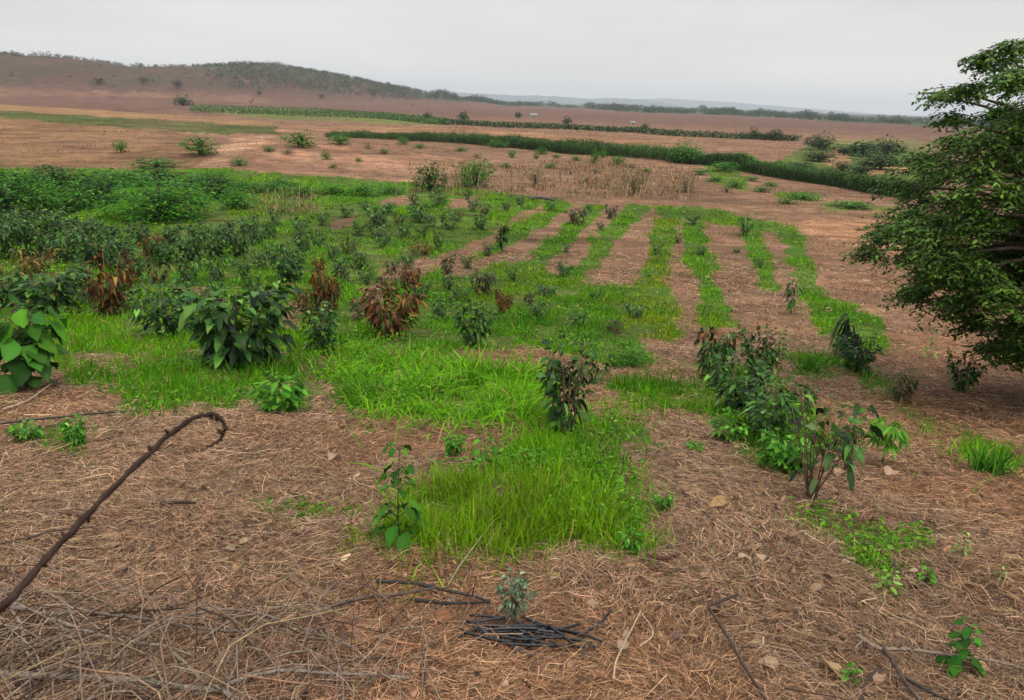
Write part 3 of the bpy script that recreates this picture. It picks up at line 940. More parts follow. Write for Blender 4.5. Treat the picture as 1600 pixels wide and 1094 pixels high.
def put(kind, var, u, v, hpx, wpx, name, label, cat, group=None, parts=('stem', 'foliage'), rz=None, sink=.0):
    if 330 < v < 600 and name in ('sapling', 'dried_sapling'): hpx *= 1.08; wpx *= 1.08
    g = gnd(u, v)
    x, y, z, t = g
    ph = math.asin((CZ - z) / t) if t > 0 else 0
    H = hpx * t / (FPX * math.cos(ph)); Wm = wpx * t / FPX
    ms, mf, h0, w0 = proto((kind, var))
    s = (Wm / w0, Wm / w0, H / h0)
    e = link(bpy.data.objects.new(name, None))
    e.empty_display_size = .1
    e.location = (x, y, z - sink * H); e.rotation_euler = (0, 0, rng.uniform(0, 6.28) if rz is None else rz); e.scale = s
    tag(e, label, cat, group)
    if ms is not None:
        link(bpy.data.objects.new(parts[0], ms), e)
    link(bpy.data.objects.new(parts[1], mf), e)
    return e


GS = 'young saplings planted in the plot'
# kind, variant, base u, base v, height px, width px, name, label
PLANTS = [
    ('bigleaf', 0, 46, 608, 108, 96, 'broadleaf_plant', 'broad leafed green plant with huge rounded leaves at the frame edge, beside bare straw'),
    ('bright', 0, 443, 643, 58, 80, 'weed_bush', 'compact bright green leafy weed bush at the edge of the straw, beyond the hooked vine'),
    ('large', 0, 374, 572, 108, 146, 'sapling', 'largest dark green sapling with big drooping leaves, spreading wide above the grass'),
    ('green', 0, 262, 526, 74, 92, 'sapling', 'dark green bushy sapling directly beside the largest drooping sapling'),
    ('green', 1, 505, 554, 68, 72, 'sapling', 'dark green sapling below the tall rust brown dried one'),
    ('green', 2, 738, 542, 66, 68, 'sapling', 'dark sapling with wilting arched leaves in the middle of the green grass, behind pale straw'),
    ('column', 0, 885, 686, 138, 104, 'sapling', 'tall narrow dark sapling with bare twigs at its side, beside the tall grass clump'),
    ('brown', 0, 610, 527, 78, 98, 'dried_sapling', 'wide clump of rust and olive dried leaves between two green saplings, mid plot'),
    ('brown', 1, 508, 498, 72, 52, 'dried_sapling', 'tall orange brown dried sapling standing upright behind a green one'),
    ('ybrown', 1, 478, 498, 50, 56, 'dried_sapling', 'yellowing half dried sapling leaning against the tall orange one'),
    ('brown', 2, 180, 492, 78, 78, 'dried_sapling', 'dark rust coloured dried sapling among green ones, nearest the broad leafed plant'),
    ('green', 3, 80, 494, 58, 88, 'sapling', 'dark green sapling standing right behind the broad leafed plant'),
    ('green', 1, 14, 484, 50, 56, 'sapling', 'dark sapling at the frame edge behind the broad leafed plant'),
    ('ybrown', 0, 55, 436, 40, 54, 'dried_sapling', 'yellow brown dried sapling in front of the dark thicket near the frame edge'),
    ('ybrown', 1, 26, 462, 34, 46, 'dried_sapling', 'small olive brown dried sapling at the frame edge'),
    ('rusttop', 0, 1112, 592, 76, 66, 'sapling', 'green sapling with a rust red top, first in the thick line of saplings'),
    ('green', 2, 1182, 592, 70, 64, 'sapling', 'tall dark sapling in the thick line, just behind the rust topped one'),
    ('green', 0, 1150, 648, 88, 104, 'sapling', 'bushy grey green sapling with curled leaves in the middle of the thick line'),
    ('green', 3, 1200, 690, 84, 90, 'sapling', 'dense dark green sapling low in the thick line before the sparse leaning one'),
    ('sparse', 0, 1264, 782, 142, 128, 'sapling', 'sparse sapling with long bare stems and few large hanging leaves, beside a bare mound'),
    ('sparse', 1, 1322, 738, 70, 58, 'sapling', 'small ragged sapling with half bare stems right behind the sparse large leafed one'),
    ('slender', 0, 1250, 660, 70, 40, 'sapling', 'thin dark sapling on a single stalk between the thick line and the sparse one'),
    ('hanging', 0, 1328, 566, 58, 52, 'sapling', 'blackish sapling with leaves hanging straight down, by the end of the outer grass strip'),
    ('green', 1, 1338, 582, 46, 62, 'sapling', 'low dark green sapling at the foot of the blackish hanging one'),
    ('mixed', 0, 1408, 626, 36, 42, 'sapling', 'small wilted near black sapling on open ground, beside a short grass patch'),
    ('green', 2, 1500, 612, 50, 50, 'sapling', 'dark sapling in the shade at the edge of the big tree'),
    ('slender', 1, 1237, 491, 52, 30, 'sapling', 'slender sapling between the two outer bright grass strips'),
    ('palmate', 0, 1378, 727, 62, 60, 'weed_bush', 'yellow green weed with fingered leaves on bare ground, beside the sparse sapling'),
    ('tuft', 0, 1545, 742, 46, 74, 'grass_tuft', 'clump of upright green grass on bare ground below the big tree'),
    ('tuft', 1, 1262, 580, 30, 44, 'grass_tuft', 'small grass clump by the blackish hanging sapling'),
    ('light', 0, 1500, 874, 38, 28, 'seedling', 'pale green seedling standing alone on the brown slope'),
    ('light', 1, 1388, 925, 26, 38, 'seedling', 'yellow green seedling at the lower tip of the moss like weed patch'),
    ('lowseedling', 1, 1444, 910, 22, 30, 'seedling', 'small dark green seedling next to the weed patch tip, on brown straw'),
    ('light', 0, 1562, 908, 20, 24, 'seedling', 'tiny pale seedling near the frame edge on the brown slope'),
    ('seedling', 0, 625, 856, 142, 88, 'seedling', 'tall dark green seedling with tiers of maple like leaves, edge of the nearest grass patch'),
    ('lowseedling', 0, 756, 746, 58, 60, 'seedling', 'green seedling with broad pale leaves behind the nearest grass patch'),
    ('bright', 1, 708, 716, 36, 36, 'weed_bush', 'small bright weed just behind the seedling with broad pale leaves'),
    ('bright', 2, 1034, 801, 32, 36, 'weed_bush', 'small dark green weed clump on straw, beside the nearest grass patch'),
    ('bright', 0, 985, 868, 38, 44, 'weed_bush', 'low weed at the front corner of the nearest grass patch'),
    ('grey', 0, 803, 978, 72, 60, 'seedling', 'small grey green seedling growing behind the black hose pieces'),
    ('thin', 0, 694, 915, 78, 40, 'seedling', 'thin twiggy seedling with yellowish leaves above the dark fallen branches'),
    ('seedling', 1, 1492, 1052, 62, 58, 'weed_bush', 'green weed sprig among the fallen branches at the frame corner'),
    ('lowseedling', 2, 1328, 1066, 22, 36, 'seedling', 'flat green seedling between the pale dead leaf and the fallen branch'),
    ('shrub', 0, 984, 575, 38, 56, 'weed_bush', 'low round weed clump at the near edge of the big central grass'),
    ('bright', 1, 120, 697, 40, 36, 'weed_bush', 'pale topped weed by the drip hose, near the frame edge'),
    ('bright', 2, 40, 690, 26, 44, 'weed_bush', 'low green weed under the drip hose at the frame edge'),
    ('bright', 0, 1083, 706, 16, 30, 'weed_bush', 'tiny green weed on the mounded straw, below the thick line of saplings'),
    ('bright', 1, 1218, 738, 56, 84, 'weed_bush', 'bright green weeds heaped at the foot of the thick line of saplings'),
    ('bright', 2, 1140, 690, 40, 60, 'weed_bush', 'green weed clump along the near side of the thick line of saplings'),
    ('light', 1, 1222, 562, 44, 30, 'seedling', 'thin stalk with a bright green head beside the thick line of saplings'),
    ('thin', 1, 1205, 616, 90, 36, 'seedling', 'tall bare reddish stalk in the thick line of saplings'),
    ('thin', 0, 1290, 690, 60, 30, 'seedling', 'thin stalk with small leaves behind the sparse large leafed sapling'),
    ('slender', 2, 940, 600, 55, 40, 'sapling', 'bare twiggy sapling just behind the tall narrow one'),
    ('light', 0, 1450, 560, 40, 26, 'seedling', 'small lone sprout on open ground before the big tree'),
    # middle of the plot
    ('green', 0, 452, 440, 50, 58, 'sapling', 'rounded dark sapling standing alone where the green meets the dried clump'),
    ('greenfar', 1, 537, 440, 36, 38, 'sapling', 'small dark sapling behind the tall orange dried one'),
    ('greenfar', 2, 296, 444, 42, 42, 'sapling', 'dark sapling alone in the grass, front of the dark thicket'),
    ('greenfar', 0, 470, 368, 28, 34, 'sapling', 'small dark sapling above the rounded one, upslope near bare soil'),
    ('greenfar', 1, 477, 396, 30, 34, 'sapling', 'small dark sapling midway between the rounded one and the one upslope'),
    ('brown', 1, 237, 410, 38, 28, 'dried_sapling', 'red brown dried sapling inside the dark thicket'),
    ('greenfar', 2, 645, 320, 20, 22, 'sapling', 'tiny dark sapling at the head of the far rows, near the stakes'),
    ('greenfar', 0, 682, 324, 26, 24, 'sapling', 'tiny sapling at the head of the far rows, in front of the dark round shrub'),
    ('greenfar', 3, 655, 347, 28, 40, 'sapling', 'bushy dark sapling in the far row below the dark round shrub'),
    ('greenfar', 1, 595, 354, 28, 42, 'sapling', 'wide dark sapling in the far row nearest the pale stake group'),
    ('greenfar', 2, 588, 372, 20, 30, 'sapling', 'small sapling right under the wide dark one in the far row'),
    ('greenfar', 0, 700, 358, 26, 32, 'sapling', 'dark sapling beside the bare strip in the far rows'),
    ('greenfar', 1, 741, 330, 22, 22, 'sapling', 'small round sapling near the far end of the rows'),
    ('mixed', 0, 757, 337, 18, 24, 'sapling', 'small browning sapling next to the round one near the far end'),
    ('greenfar', 3, 750, 360, 24, 26, 'sapling', 'round dark sapling alone at the edge of a bare strip'),
    ('ybrown', 0, 660, 400, 22, 42, 'dried_sapling', 'low yellow brown dried clump beside a slim sapling in the far rows'),
    ('greenfar', 2, 685, 394, 30, 20, 'sapling', 'slim sapling beside the low yellow brown clump'),
    ('conical', 0, 785, 392, 36, 24, 'sapling', 'cone shaped blue green sapling between two bare strips'),
    ('mixed', 1, 700, 430, 30, 30, 'sapling', 'patchy brown and green sapling at the foot of the long bare strip'),
    ('mixed', 2, 612, 428, 24, 26, 'sapling', 'faded small sapling behind the wide rust clump, upslope by bare soil'),
    ('brown', 0, 640, 452, 32, 36, 'dried_sapling', 'dark brown dried sapling just behind the wide rust clump'),
    ('mixed', 0, 604, 460, 32, 36, 'sapling', 'half dried sapling touching the back of the wide rust clump'),
    ('mixed', 1, 750, 460, 38, 48, 'sapling', 'ragged sapling with brown leaf ends in the middle of the grass'),
    ('greenfar', 0, 718, 474, 24, 26, 'sapling', 'small dark sapling between the rust clump and the ragged one'),
    ('greenfar', 3, 880, 434, 24, 30, 'sapling', 'round dark sapling alone in the bright central strip'),
    ('mixed', 2, 902, 352, 30, 38, 'sapling', 'browning sapling near the top of the bright strips'),
    ('mixed', 0, 955, 342, 20, 24, 'sapling', 'tiny browning sapling at the very top of a bright strip'),
    ('greenfar', 1, 850, 464, 18, 36, 'sapling', 'flattened dark sapling below the lone round one'),
    ('mixed', 1, 825, 477, 20, 20, 'sapling', 'tiny sapling beside the flattened one'),
    ('brown', 2, 786, 490, 36, 30, 'dried_sapling', 'small orange brown sapling in the deep grass, behind the wilting one'),
    ('greenfar', 2, 990, 498, 24, 36, 'sapling', 'low dark sapling at the near end of the central grass'),
    ('slender', 0, 1100, 503, 30, 16, 'sapling', 'thin sapling in the near end of a bright strip, behind the rust topped one'),
    ('greenfar', 3, 1162, 368, 24, 22, 'sapling', 'small dark sapling at the top of the short bright strip'),
    ('greenfar', 0, 1025, 398, 16, 18, 'sapling', 'tiny dark sapling inside the yellow green strip'),
    ('greenfar', 2, 1082, 352, 16, 22, 'sapling', 'tiny dark sapling where the bright strips join at the top'),
    ('greenfar', 1, 1152, 395, 8, 14, 'weed_bush', 'tiny weed dot on the widest bare strip'),
    ('brown', 1, 500, 430, 26, 20, 'dried_sapling', 'little brown dried sapling behind the yellowing one'),
    ('mixed', 2, 525, 470, 30, 26, 'sapling', 'brownish thin sapling beside the tall orange dried one'),
    ('slender', 1, 437, 475, 40, 18, 'sapling', 'thin grey sapling stalk in grass right of the largest one'),
    # shrubs beyond the plot
    ('mound', 0, 254, 342, 58, 156, 'shrub', 'broad green mound shaped shrub with fine leaves in front of the dark thicket'),
    ('darkshrub', 0, 672, 300, 46, 54, 'shrub', 'dark round shrub among the pale stakes'),
    ('shrub', 1, 742, 292, 42, 60, 'shrub', 'green topped spreading shrub behind the stakes, next to the dark round one'),
    ('dryshrub', 0, 836, 292, 32, 38, 'shrub', 'sparse olive shrub in the dry grass between stakes'),
    ('dryshrub', 1, 990, 304, 40, 50, 'shrub', 'brownish bare looking shrub in the tall dry grass'),
    ('dryshrub', 2, 1070, 300, 30, 30, 'shrub', 'faded shrub at the end of the line of stakes'),
    ('shrub', 2, 1068, 255, 34, 54, 'shrub', 'large round green bush at the end of the maize band'),
    ('midshrub', 0, 312, 242, 30, 58, 'shrub', 'wide green bush beside the dirt track'),
    ('midshrub', 1, 189, 238, 16, 22, 'shrub', 'lone small bush in the brown field before the green strip'),
    ('midshrub', 2, 510, 249, 13, 18, 'shrub', 'little green bush alone on the bare field, below the maize band'),
    ('midshrub', 0, 468, 230, 26, 56, 'shrub', 'clustered bright bush where the maize band begins'),
    ('midshrub', 1, 530, 225, 14, 34, 'shrub', 'low green bush against the foot of the maize band'),
    ('midshrub', 2, 374, 259, 12, 26, 'shrub', 'low green bush on the dirt track edge'),
    ('midshrub', 0, 245, 262, 14, 74, 'shrub', 'low leafy bush between the brown field and the thicket'),
    ('midshrub', 1, 630, 226, 11, 20, 'shrub', 'small low bush on bare soil before the maize, above the dark round shrub'),
    ('midshrub', 2, 778, 231, 12, 36, 'shrub', 'flat green bush in front of the maize middle'),
    ('midshrub', 1, 800, 247, 12, 16, 'shrub', 'small green bush between the maize and the stakes'),
    ('midshrub', 0, 845, 241, 10, 26, 'shrub', 'flat small bush on bare soil close to the maize'),
    ('midshrub', 2, 928, 256, 22, 18, 'shrub', 'upright little bush in the field before the round bush'),
    ('midshrub', 1, 965, 258, 14, 26, 'shrub', 'low bush in the field nearest the large round bush'),
    ('midshrub', 0, 838, 249, 9, 12, 'shrub', 'tiny round bush under the flat one by the maize'),
    ('midshrub', 1, 1130, 268, 14, 46, 'shrub', 'low green bush at the maize foot past the large round bush'),
    ('midshrub', 2, 1148, 294, 13, 30, 'shrub', 'low weed bush on bare soil above the plot corner'),
    ('midshrub', 0, 1255, 312, 10, 50, 'shrub', 'flat olive bush on bare soil near the big tree'),
    ('midshrub', 1, 1330, 324, 9, 60, 'shrub', 'flat bush strip on bare soil right by the big tree crown'),
    ('midshrub', 2, 1420, 472, 26, 40, 'shrub', 'small green bush just under the big tree crown on bare soil'),
    # far trees
    ('fartree', 0, 286, 166, 15, 26, 'tree', 'lone dark round tree at the foot of the hill'),
    ('fartree', 1, 724, 191, 15, 18, 'tree', 'grey green tree standing alone beyond the far crop rows'),
    ('fartree', 2, 668, 187, 12, 16, 'tree', 'small tree at the end of the far crop rows'),
    ('fartree', 0, 1176, 218, 17, 18, 'tree', 'dark upright tree on the ridge of the brown field'),
    ('fartree', 1, 1212, 220, 16, 28, 'tree', 'wide dark tree beside the upright one on the brown ridge'),
    ('fartree', 2, 1160, 217, 10, 14, 'tree', 'small pale tree by the upright one on the brown ridge'),
    ('fartree', 1, 1192, 219, 11, 20, 'tree', 'low dark tree filling the gap between the two ridge trees'),
    ('fartree', 2, 1280, 234, 23, 46, 'tree', 'wide dark tree at the end of the brown ridge'),
    ('fartree', 0, 1318, 242, 14, 36, 'tree', 'low green tree behind the tan patch'),
    ('fartree', 1, 1348, 244, 20, 44, 'tree', 'dark tree in the hollow beside the big tree crown'),
    ('fartree', 2, 1385, 242, 24, 52, 'tree', 'tallest dark tree in the hollow, partly behind the big crown'),
    ('fartree', 0, 1280, 252, 16, 44, 'tree', 'low green tree below the brown ridge end'),
    ('fartree', 1, 1315, 268, 14, 26, 'tree', 'small green tree in the hollow by the tan patch'),
    ('fartree', 2, 1375, 264, 26, 70, 'tree', 'broad green tree mass piece in the hollow before the big crown'),
    ('fartree', 0, 1345, 272, 14, 34, 'tree', 'low bushy tree in front of the hollow'),
    ('fartree', 1, 1250, 268, 14, 40, 'tree', 'low green tree at the back of the maize strip'),
    ('fartree', 2, 1290, 274, 12, 40, 'tree', 'flat bushy tree behind the maize strip end'),
    ('fartree', 0, 886, 195, 12, 16, 'tree', 'grey tree alone on the far brown plain, past the white house'),
    ('fartree', 1, 810, 184, 8, 12, 'tree', 'small brown tree next to the far white house'),
    ('fartree', 2, 1008, 202, 9, 14, 'tree', 'small dark tree near the far white shed'),
    ('scrubtree', 0, 155, 132, 10, 16, 'tree', 'grey tree low on the bare hillside'),
    ('scrubtree', 1, 224, 131, 9, 14, 'tree', 'faded tree on the bare hillside'),
    ('scrubtree', 2, 278, 138, 11, 18, 'tree', 'dark tree on the hillside above the lone round tree'),
    ('scrubtree', 0, 503, 155, 8, 10, 'tree', 'dark dot tree at the foot of the wooded hill'),
    ('scrubtree', 1, 584, 150, 9, 12, 'tree', 'grey tree on the lower wooded slope'),
    ('scrubtree', 2, 405, 149, 7, 9, 'tree', 'little tree under the wooded slope'),
]
for p in PLANTS:
    kind, var, u, v, h, w, nm, lab = p
    cat = {'sapling': 'sapling', 'dried_sapling': 'dried sapling', 'broadleaf_plant': 'plant', 'weed_bush': 'weed', 'grass_tuft': 'grass tuft',
           'seedling': 'seedling', 'shrub': 'shrub', 'tree': 'tree'}[nm]
    grp = {'sapling': 'saplings planted in the plot', 'dried_sapling': 'dried saplings in the plot', 'weed_bush': 'weeds dotted over the straw',
           'seedling': 'seedlings sprouting through the straw', 'shrub': 'shrubs beyond the plot', 'tree': 'trees beyond the fields'}.get(nm)
    tree = nm == 'tree'
    put(kind, var, u, v, h, w, nm, lab, cat, grp, parts=('trunk', 'crown') if tree else ('stem', 'foliage'))

# the thicket of older saplings and dark shrubs on the near left: each plant by itself
r7 = np.random.default_rng(5)
THICK = [(20, 404, 62, 66), (66, 402, 56, 60), (106, 412, 58, 62), (146, 418, 54, 60), (186, 420, 46, 56), (222, 384, 36, 50), (256, 414, 40, 48), (128, 380, 40, 54),
         (40, 366, 42, 60), (88, 368, 40, 56), (168, 384, 40, 50), (300, 410, 46, 50), (336, 404, 50, 54), (372, 402, 44, 50), (400, 384, 34, 40), (352, 378, 34, 44), (310, 376, 30, 44),
         (268, 384, 34, 44), (210, 440, 44, 48), (130, 446, 30, 40), (388, 365, 30, 40), (8, 380, 40, 40), (190, 404, 40, 44), (422, 372, 26, 26)]
for k, (u, v, h, w) in enumerate(THICK):
    put('green', k % 4, u, v, h * .84, w * .84, 'sapling', 'older dark green sapling crowded into the thicket below the mound shaped shrub', 'sapling', 'saplings crowded into the thicket')
ROWS = [(430, 352, 20, 24), (445, 408, 26, 28), (500, 388, 24, 26), (520, 410, 26, 28), (545, 398, 22, 24), (560, 420, 26, 30), (505, 352, 18, 22), (540, 340, 18, 22), (570, 330, 16, 20),
        (610, 335, 16, 22), (625, 352, 18, 22), (560, 368, 20, 24), (600, 388, 22, 26), (635, 372, 20, 24), (660, 372, 20, 24), (672, 354, 18, 22), (715, 345, 16, 20), (640, 420, 24, 26), (575, 445, 26, 28),
        (340, 440, 32, 36), (380, 436, 30, 34), (410, 420, 30, 32), (250, 446, 34, 36), (395, 468, 32, 34), (340, 478, 34, 38), (290, 478, 34, 38), (130, 476, 40, 44), (420, 520, 34, 38),
        (560, 500, 34, 36), (690, 500, 28, 32), (660, 470, 28, 30), (700, 455, 24, 26), (730, 420, 20, 24), (760, 400, 18, 20), (790, 330, 16, 18), (812, 322, 14, 16), (800, 440, 20, 24), (840, 500, 24, 30),
        (930, 470, 18, 24), (905, 510, 22, 30), (960, 520, 20, 26), (690, 320, 16, 18), (730, 312, 14, 16), (860, 330, 14, 18), (885, 395, 14, 16), (938, 360, 12, 14), (1060, 380, 12, 16), (1095, 400, 14, 18), (1185, 420, 16, 18)]
for k, (u, v, h, w) in enumerate(ROWS):
    put('greenfar' if k % 6 != 4 else 'mixed', k % 4, u, v, h * 1.05, w, 'sapling', 'small dark green sapling among many alike in the receding grassy rows', 'sapling', 'small saplings in the receding rows')
DOTS = [(575, 232, 9, 18), (600, 240, 7, 15), (655, 232, 8, 22), (720, 237, 8, 28), (745, 247, 8, 20), (870, 247, 7, 17), (900, 251, 8, 20), (942, 247, 10, 16), (985, 262, 9, 24), (1010, 269, 7, 18), (1095, 273, 9, 28),
        (1116, 284, 9, 28), (1135, 301, 10, 26), (1175, 283, 7, 24), (1205, 291, 7, 26), (420, 236, 8, 22), (450, 241, 9, 28), (520, 262, 6, 15), (560, 252, 6, 15), (860, 263, 8, 20), (930, 271, 9, 22), (790, 262, 8, 22), (1190, 300, 8, 30), (1230, 318, 8, 30)]
for k, (u, v, h, w) in enumerate(DOTS):
    put('midshrub' if k % 4 else 'dryshrub', k % 3, u, v, h, w, 'shrub', 'low bush dotted over the bare brown field beneath the maize band', 'shrub', 'low bushes dotted over the bare field')
BACK = [(10, 338, 50, 80), (60, 336, 46, 80), (110, 330, 44, 80), (150, 322, 42, 70), (30, 304, 34, 80), (90, 300, 32, 80), (150, 298, 30, 80), (200, 292, 26, 70), (250, 288, 22, 70),
        (300, 296, 26, 60), (340, 312, 32, 60), (370, 326, 34, 54), (380, 300, 22, 50), (330, 284, 16, 60), (420, 300, 16, 50), (-30, 330, 50, 80), (-20, 298, 34, 80),
        (470, 306, 18, 50), (520, 304, 18, 50), (570, 306, 18, 50), (610, 304, 18, 44), (440, 292, 14, 50)]
for k, (u, v, h, w) in enumerate(BACK):
    kk = 'darkshrub' if k % 5 in (0, 3) and k < 13 else 'shrub'
    put(kk, k % 3, u, v, h, w, 'shrub', 'leafy green shrub packed into the thicket edge below the brown field', 'shrub', 'shrubs packed along the thicket edge')

# ------------------------------------------------------------------ the big tree
def big_tree():
    r = np.random.default_rng(3)
    base = gnd(1750, 640)
    bx = base[:3].copy(); t0 = base[3]
    bx = at_range(1750, 640, t0); bx[2] = T(bx[0], bx[1])
    root = link(bpy.data.objects.new('shade_tree', None)); root.location = bx
    tag(root, 'big leafy dark green tree overhanging the plot, its low boughs nearly touching the ground', 'tree')
    OUT = [(1600, 68), (1556, 84), (1512, 92), (1522, 128), (1440, 150), (1500, 164), (1460, 188), (1440, 215), (1405, 258), (1385, 320), (1345, 352), (1322, 396), (1395, 400), (1404, 472),
           (1482, 470), (1505, 520), (1552, 560), (1640, 560), (1780, 580), (1950, 540), (2120, 430), (2140, 260), (2020, 90), (1850, 10), (1700, 20)]
    Q = np.array(OUT, float)

    def inside(u, v):
        c = False
        for i in range(len(Q)):
            x0, y0 = Q[i]; x1, y1 = Q[i - 1]
            if (y0 > v) != (y1 > v) and u < (x1 - x0) * (v - y0) / (y1 - y0) + x0: c = not c
        return c
    cl = []
    for k in range(13):
        for q in range(60):
            u = r.uniform(1320, 2140)
            v = 52 + k * 42 + .11 * abs(u - 1760) - 30 + r.normal(0, 7)
            if not inside(u - 34, v) or not inside(u + 10, v + 10) or not inside(u - 8, v - 12): continue
            rr = t0 + r.uniform(-2.4, 1.6)
            ok = all((u - a) ** 2 + (1.6 * (v - b)) ** 2 + (45 * (rr - c)) ** 2 > (46 if u < 1620 else 70) ** 2 for a, b, c, _ in cl)
            if ok and not (v < 200 and r.random() < .25): cl.append((u, v, rr, r.uniform(.38, .6)))
    for (u, v, s) in ((1462, 146, .36), (1490, 140, .4), (1478, 182, .34), (1345, 390, .46), (1372, 362, .46), (1418, 456, .46), (1545, 540, .42), (1592, 545, .4), (1525, 92, .3), (1552, 90, .36),
                      (1575, 72, .3), (1510, 500, .4), (1425, 245, .42), (1400, 290, .42), (1440, 420, .5), (1400, 335, .5)):
        cl.append((u, v, t0 + r.uniform(-1.2, .3), s))
    tr, cr = MB(), MB()
    # trunk and limbs
    axis = np.array([0, 0, 1.0])
    zc = CZ + 1.0 - bx[2]
    tp = spline([(0, 0, -.2), (.05, -.05, .8), (-.1, .1, 1.7), (0, 0, 2.6), (.1, .05, zc)], 14)
    tube(tr, tp, np.linspace(.2, .06, 14), 10, (.12, .09, .065))
    P_, D_, L_, C_ = [], [], [], []
    for (u, v, rr, s) in cl:
        c = at_range(u, v, rr) - bx
        hor = c * np.array([1, 1, 0]); hd = np.linalg.norm(hor)
        st = tp[np.clip(int(14 * (.25 + .5 * max(c[2], 0) / zc)), 2, 12)]
        md = st * .45 + c * .55 + np.array([0, 0, .25])
        bp = spline([st, md, c], 9)
        tube(tr, bp, np.linspace(.05, .008, 9), 5, (.11, .085, .06))
        out = nrm(hor + 1e-6)
        side = np.array([-out[1], out[0], 0])
        nt = int(52 * s / .5)
        for q in range(nt):
            a = r.uniform(-2.2, 2.2)
            d = out * math.cos(a) + side * math.sin(a) + np.array([0, 0, r.normal(.03, .16)])
            d = nrm(d)
            ln = s * r.uniform(.55, 1.15)
            t = np.linspace(.12, 1, 15)
            o = c - out * s * .45 + r.normal(0, .13 * s, 3) * np.array([1, 1, 1.15])
            tw = o + d * (ln * t)[:, None] + np.array([0, 0, -1]) * (.28 * ln * t ** 2)[:, None]
            if q % 3 == 0: tube(tr, tw[::4], [.006, .005, .004, .003][:len(tw[::4])], 3, (.10, .08, .055), cap=False)
            sg = np.where(np.arange(15) % 2 == 0, 1.0, -1.0)
            sd = nrm(np.cross(d, axis))
            ld = d * .55 + sd * sg[:, None] * .8 + r.normal(0, .22, (15, 3)) + np.array([0, 0, -.12])
            P_.append(tw + r.normal(0, .012, (15, 3))); D_.append(ld); L_.append(r.uniform(.045, .085, 15))
            base_c = np.array(((.066, .14, .016), (.038, .09, .012), (.11, .20, .024))[r.choice(3, p=(.5, .32, .18))])
            C_.append(base_c[None] * (1 + r.normal(0, .15, (15, 1))))
    P = np.concatenate(P_); D = np.concatenate(D_); L = np.concatenate(L_); C = np.clip(np.concatenate(C_), .01, .5)
    gz = T(P[:, 0] + bx[0], P[:, 1] + bx[1]) - bx[2] + .12
    k = P[:, 2] > gz
    leaves(cr, P[k], D[k], L[k], L[k] * .48, .25, C[k], tw=.35, r=r)
    tr.build('trunk', M_BARK, root)
    cr.build('crown', M_TREE, root)


big_tree()

# ------------------------------------------------------------------ maize band, far crops, woods, hillside scrub
def poly_path(px, n):
    g = np.array([gnd(u, v)[:2] for u, v in px])
    s = np.concatenate([[0], np.cumsum(np.linalg.norm(np.diff(g, axis=0), axis=1))])
    t = np.linspace(0, s[-1], n)
    return np.stack([np.interp(t, s, g[:, 0]), np.interp(t, s, g[:, 1])], 1), s[-1]


def maize():
    path, ln = poly_path([(505, 215), (600, 218), (700, 223), (800, 231), (900, 242), (1040, 251), (1100, 258), (1200, 276), (1300, 291), (1370, 304), (1440, 314)], 800)
    N = 9000
    i = rng.integers(0, 799, N); back = rng.choice(np.arange(0, 9) * .75, N) + rng.normal(0, .06, N)
    p = path[i] + rng.normal(0, .1, (N, 2))
    nrmv = np.array([.12, 1.0]); nrmv /= np.linalg.norm(nrmv)
    p = p + nrmv[None] * back[:, None]
    z = T(p[:, 0], p[:, 1])
    f = i / 799.
    h = np.interp(f, [0, .12, .3, .6, .75, 1], [1.05, 1.3, 1.6, 1.7, 1.6, 1.35]) * rng.uniform(.8, 1.15, N) * (.62 + .7 * fbm(p[:, 0] / 3.5, p[:, 1] / 3.5, 7))
    mb = MB()
    up = np.stack([rng.normal(0, .06, N), rng.normal(0, .06, N), np.ones(N)], 1)
    blades(mb, np.stack([p[:, 0], p[:, 1], z], 1), up, h, np.full(N, .06), np.zeros(N), pick([((.10, .15, .04), 1)], N))
    for k in range(7):
        a = rng.uniform(0, 6.28, N)
        t = (k + .8) / 8.0
        P = np.stack([p[:, 0], p[:, 1], z + h * t], 1)
        D = np.stack([np.cos(a) * .8, np.sin(a) * .8, rng.uniform(.5, 1.2, N)], 1)
        C = pick([((.032, .09, .012), 3), ((.02, .06, .010), 3), ((.07, .15, .018), 1.2)], N) * (1 + 1.3 * np.clip((f - .5) / .1, 0, 1) * np.clip((.92 - f) / .1, 0, 1) * np.clip((back - 1.5) / 3, 0, 1))[:, None]
        L = h * rng.uniform(.28, .45, N)
        leaves(mb, P, D, L, L * .17 + .03, .9, C, tw=.3)
    tag(mb.build('maize_rows', M_BUSH), 'dark green maize standing in a long curving band across the brown fields', 'maize', kind='stuff')


maize()


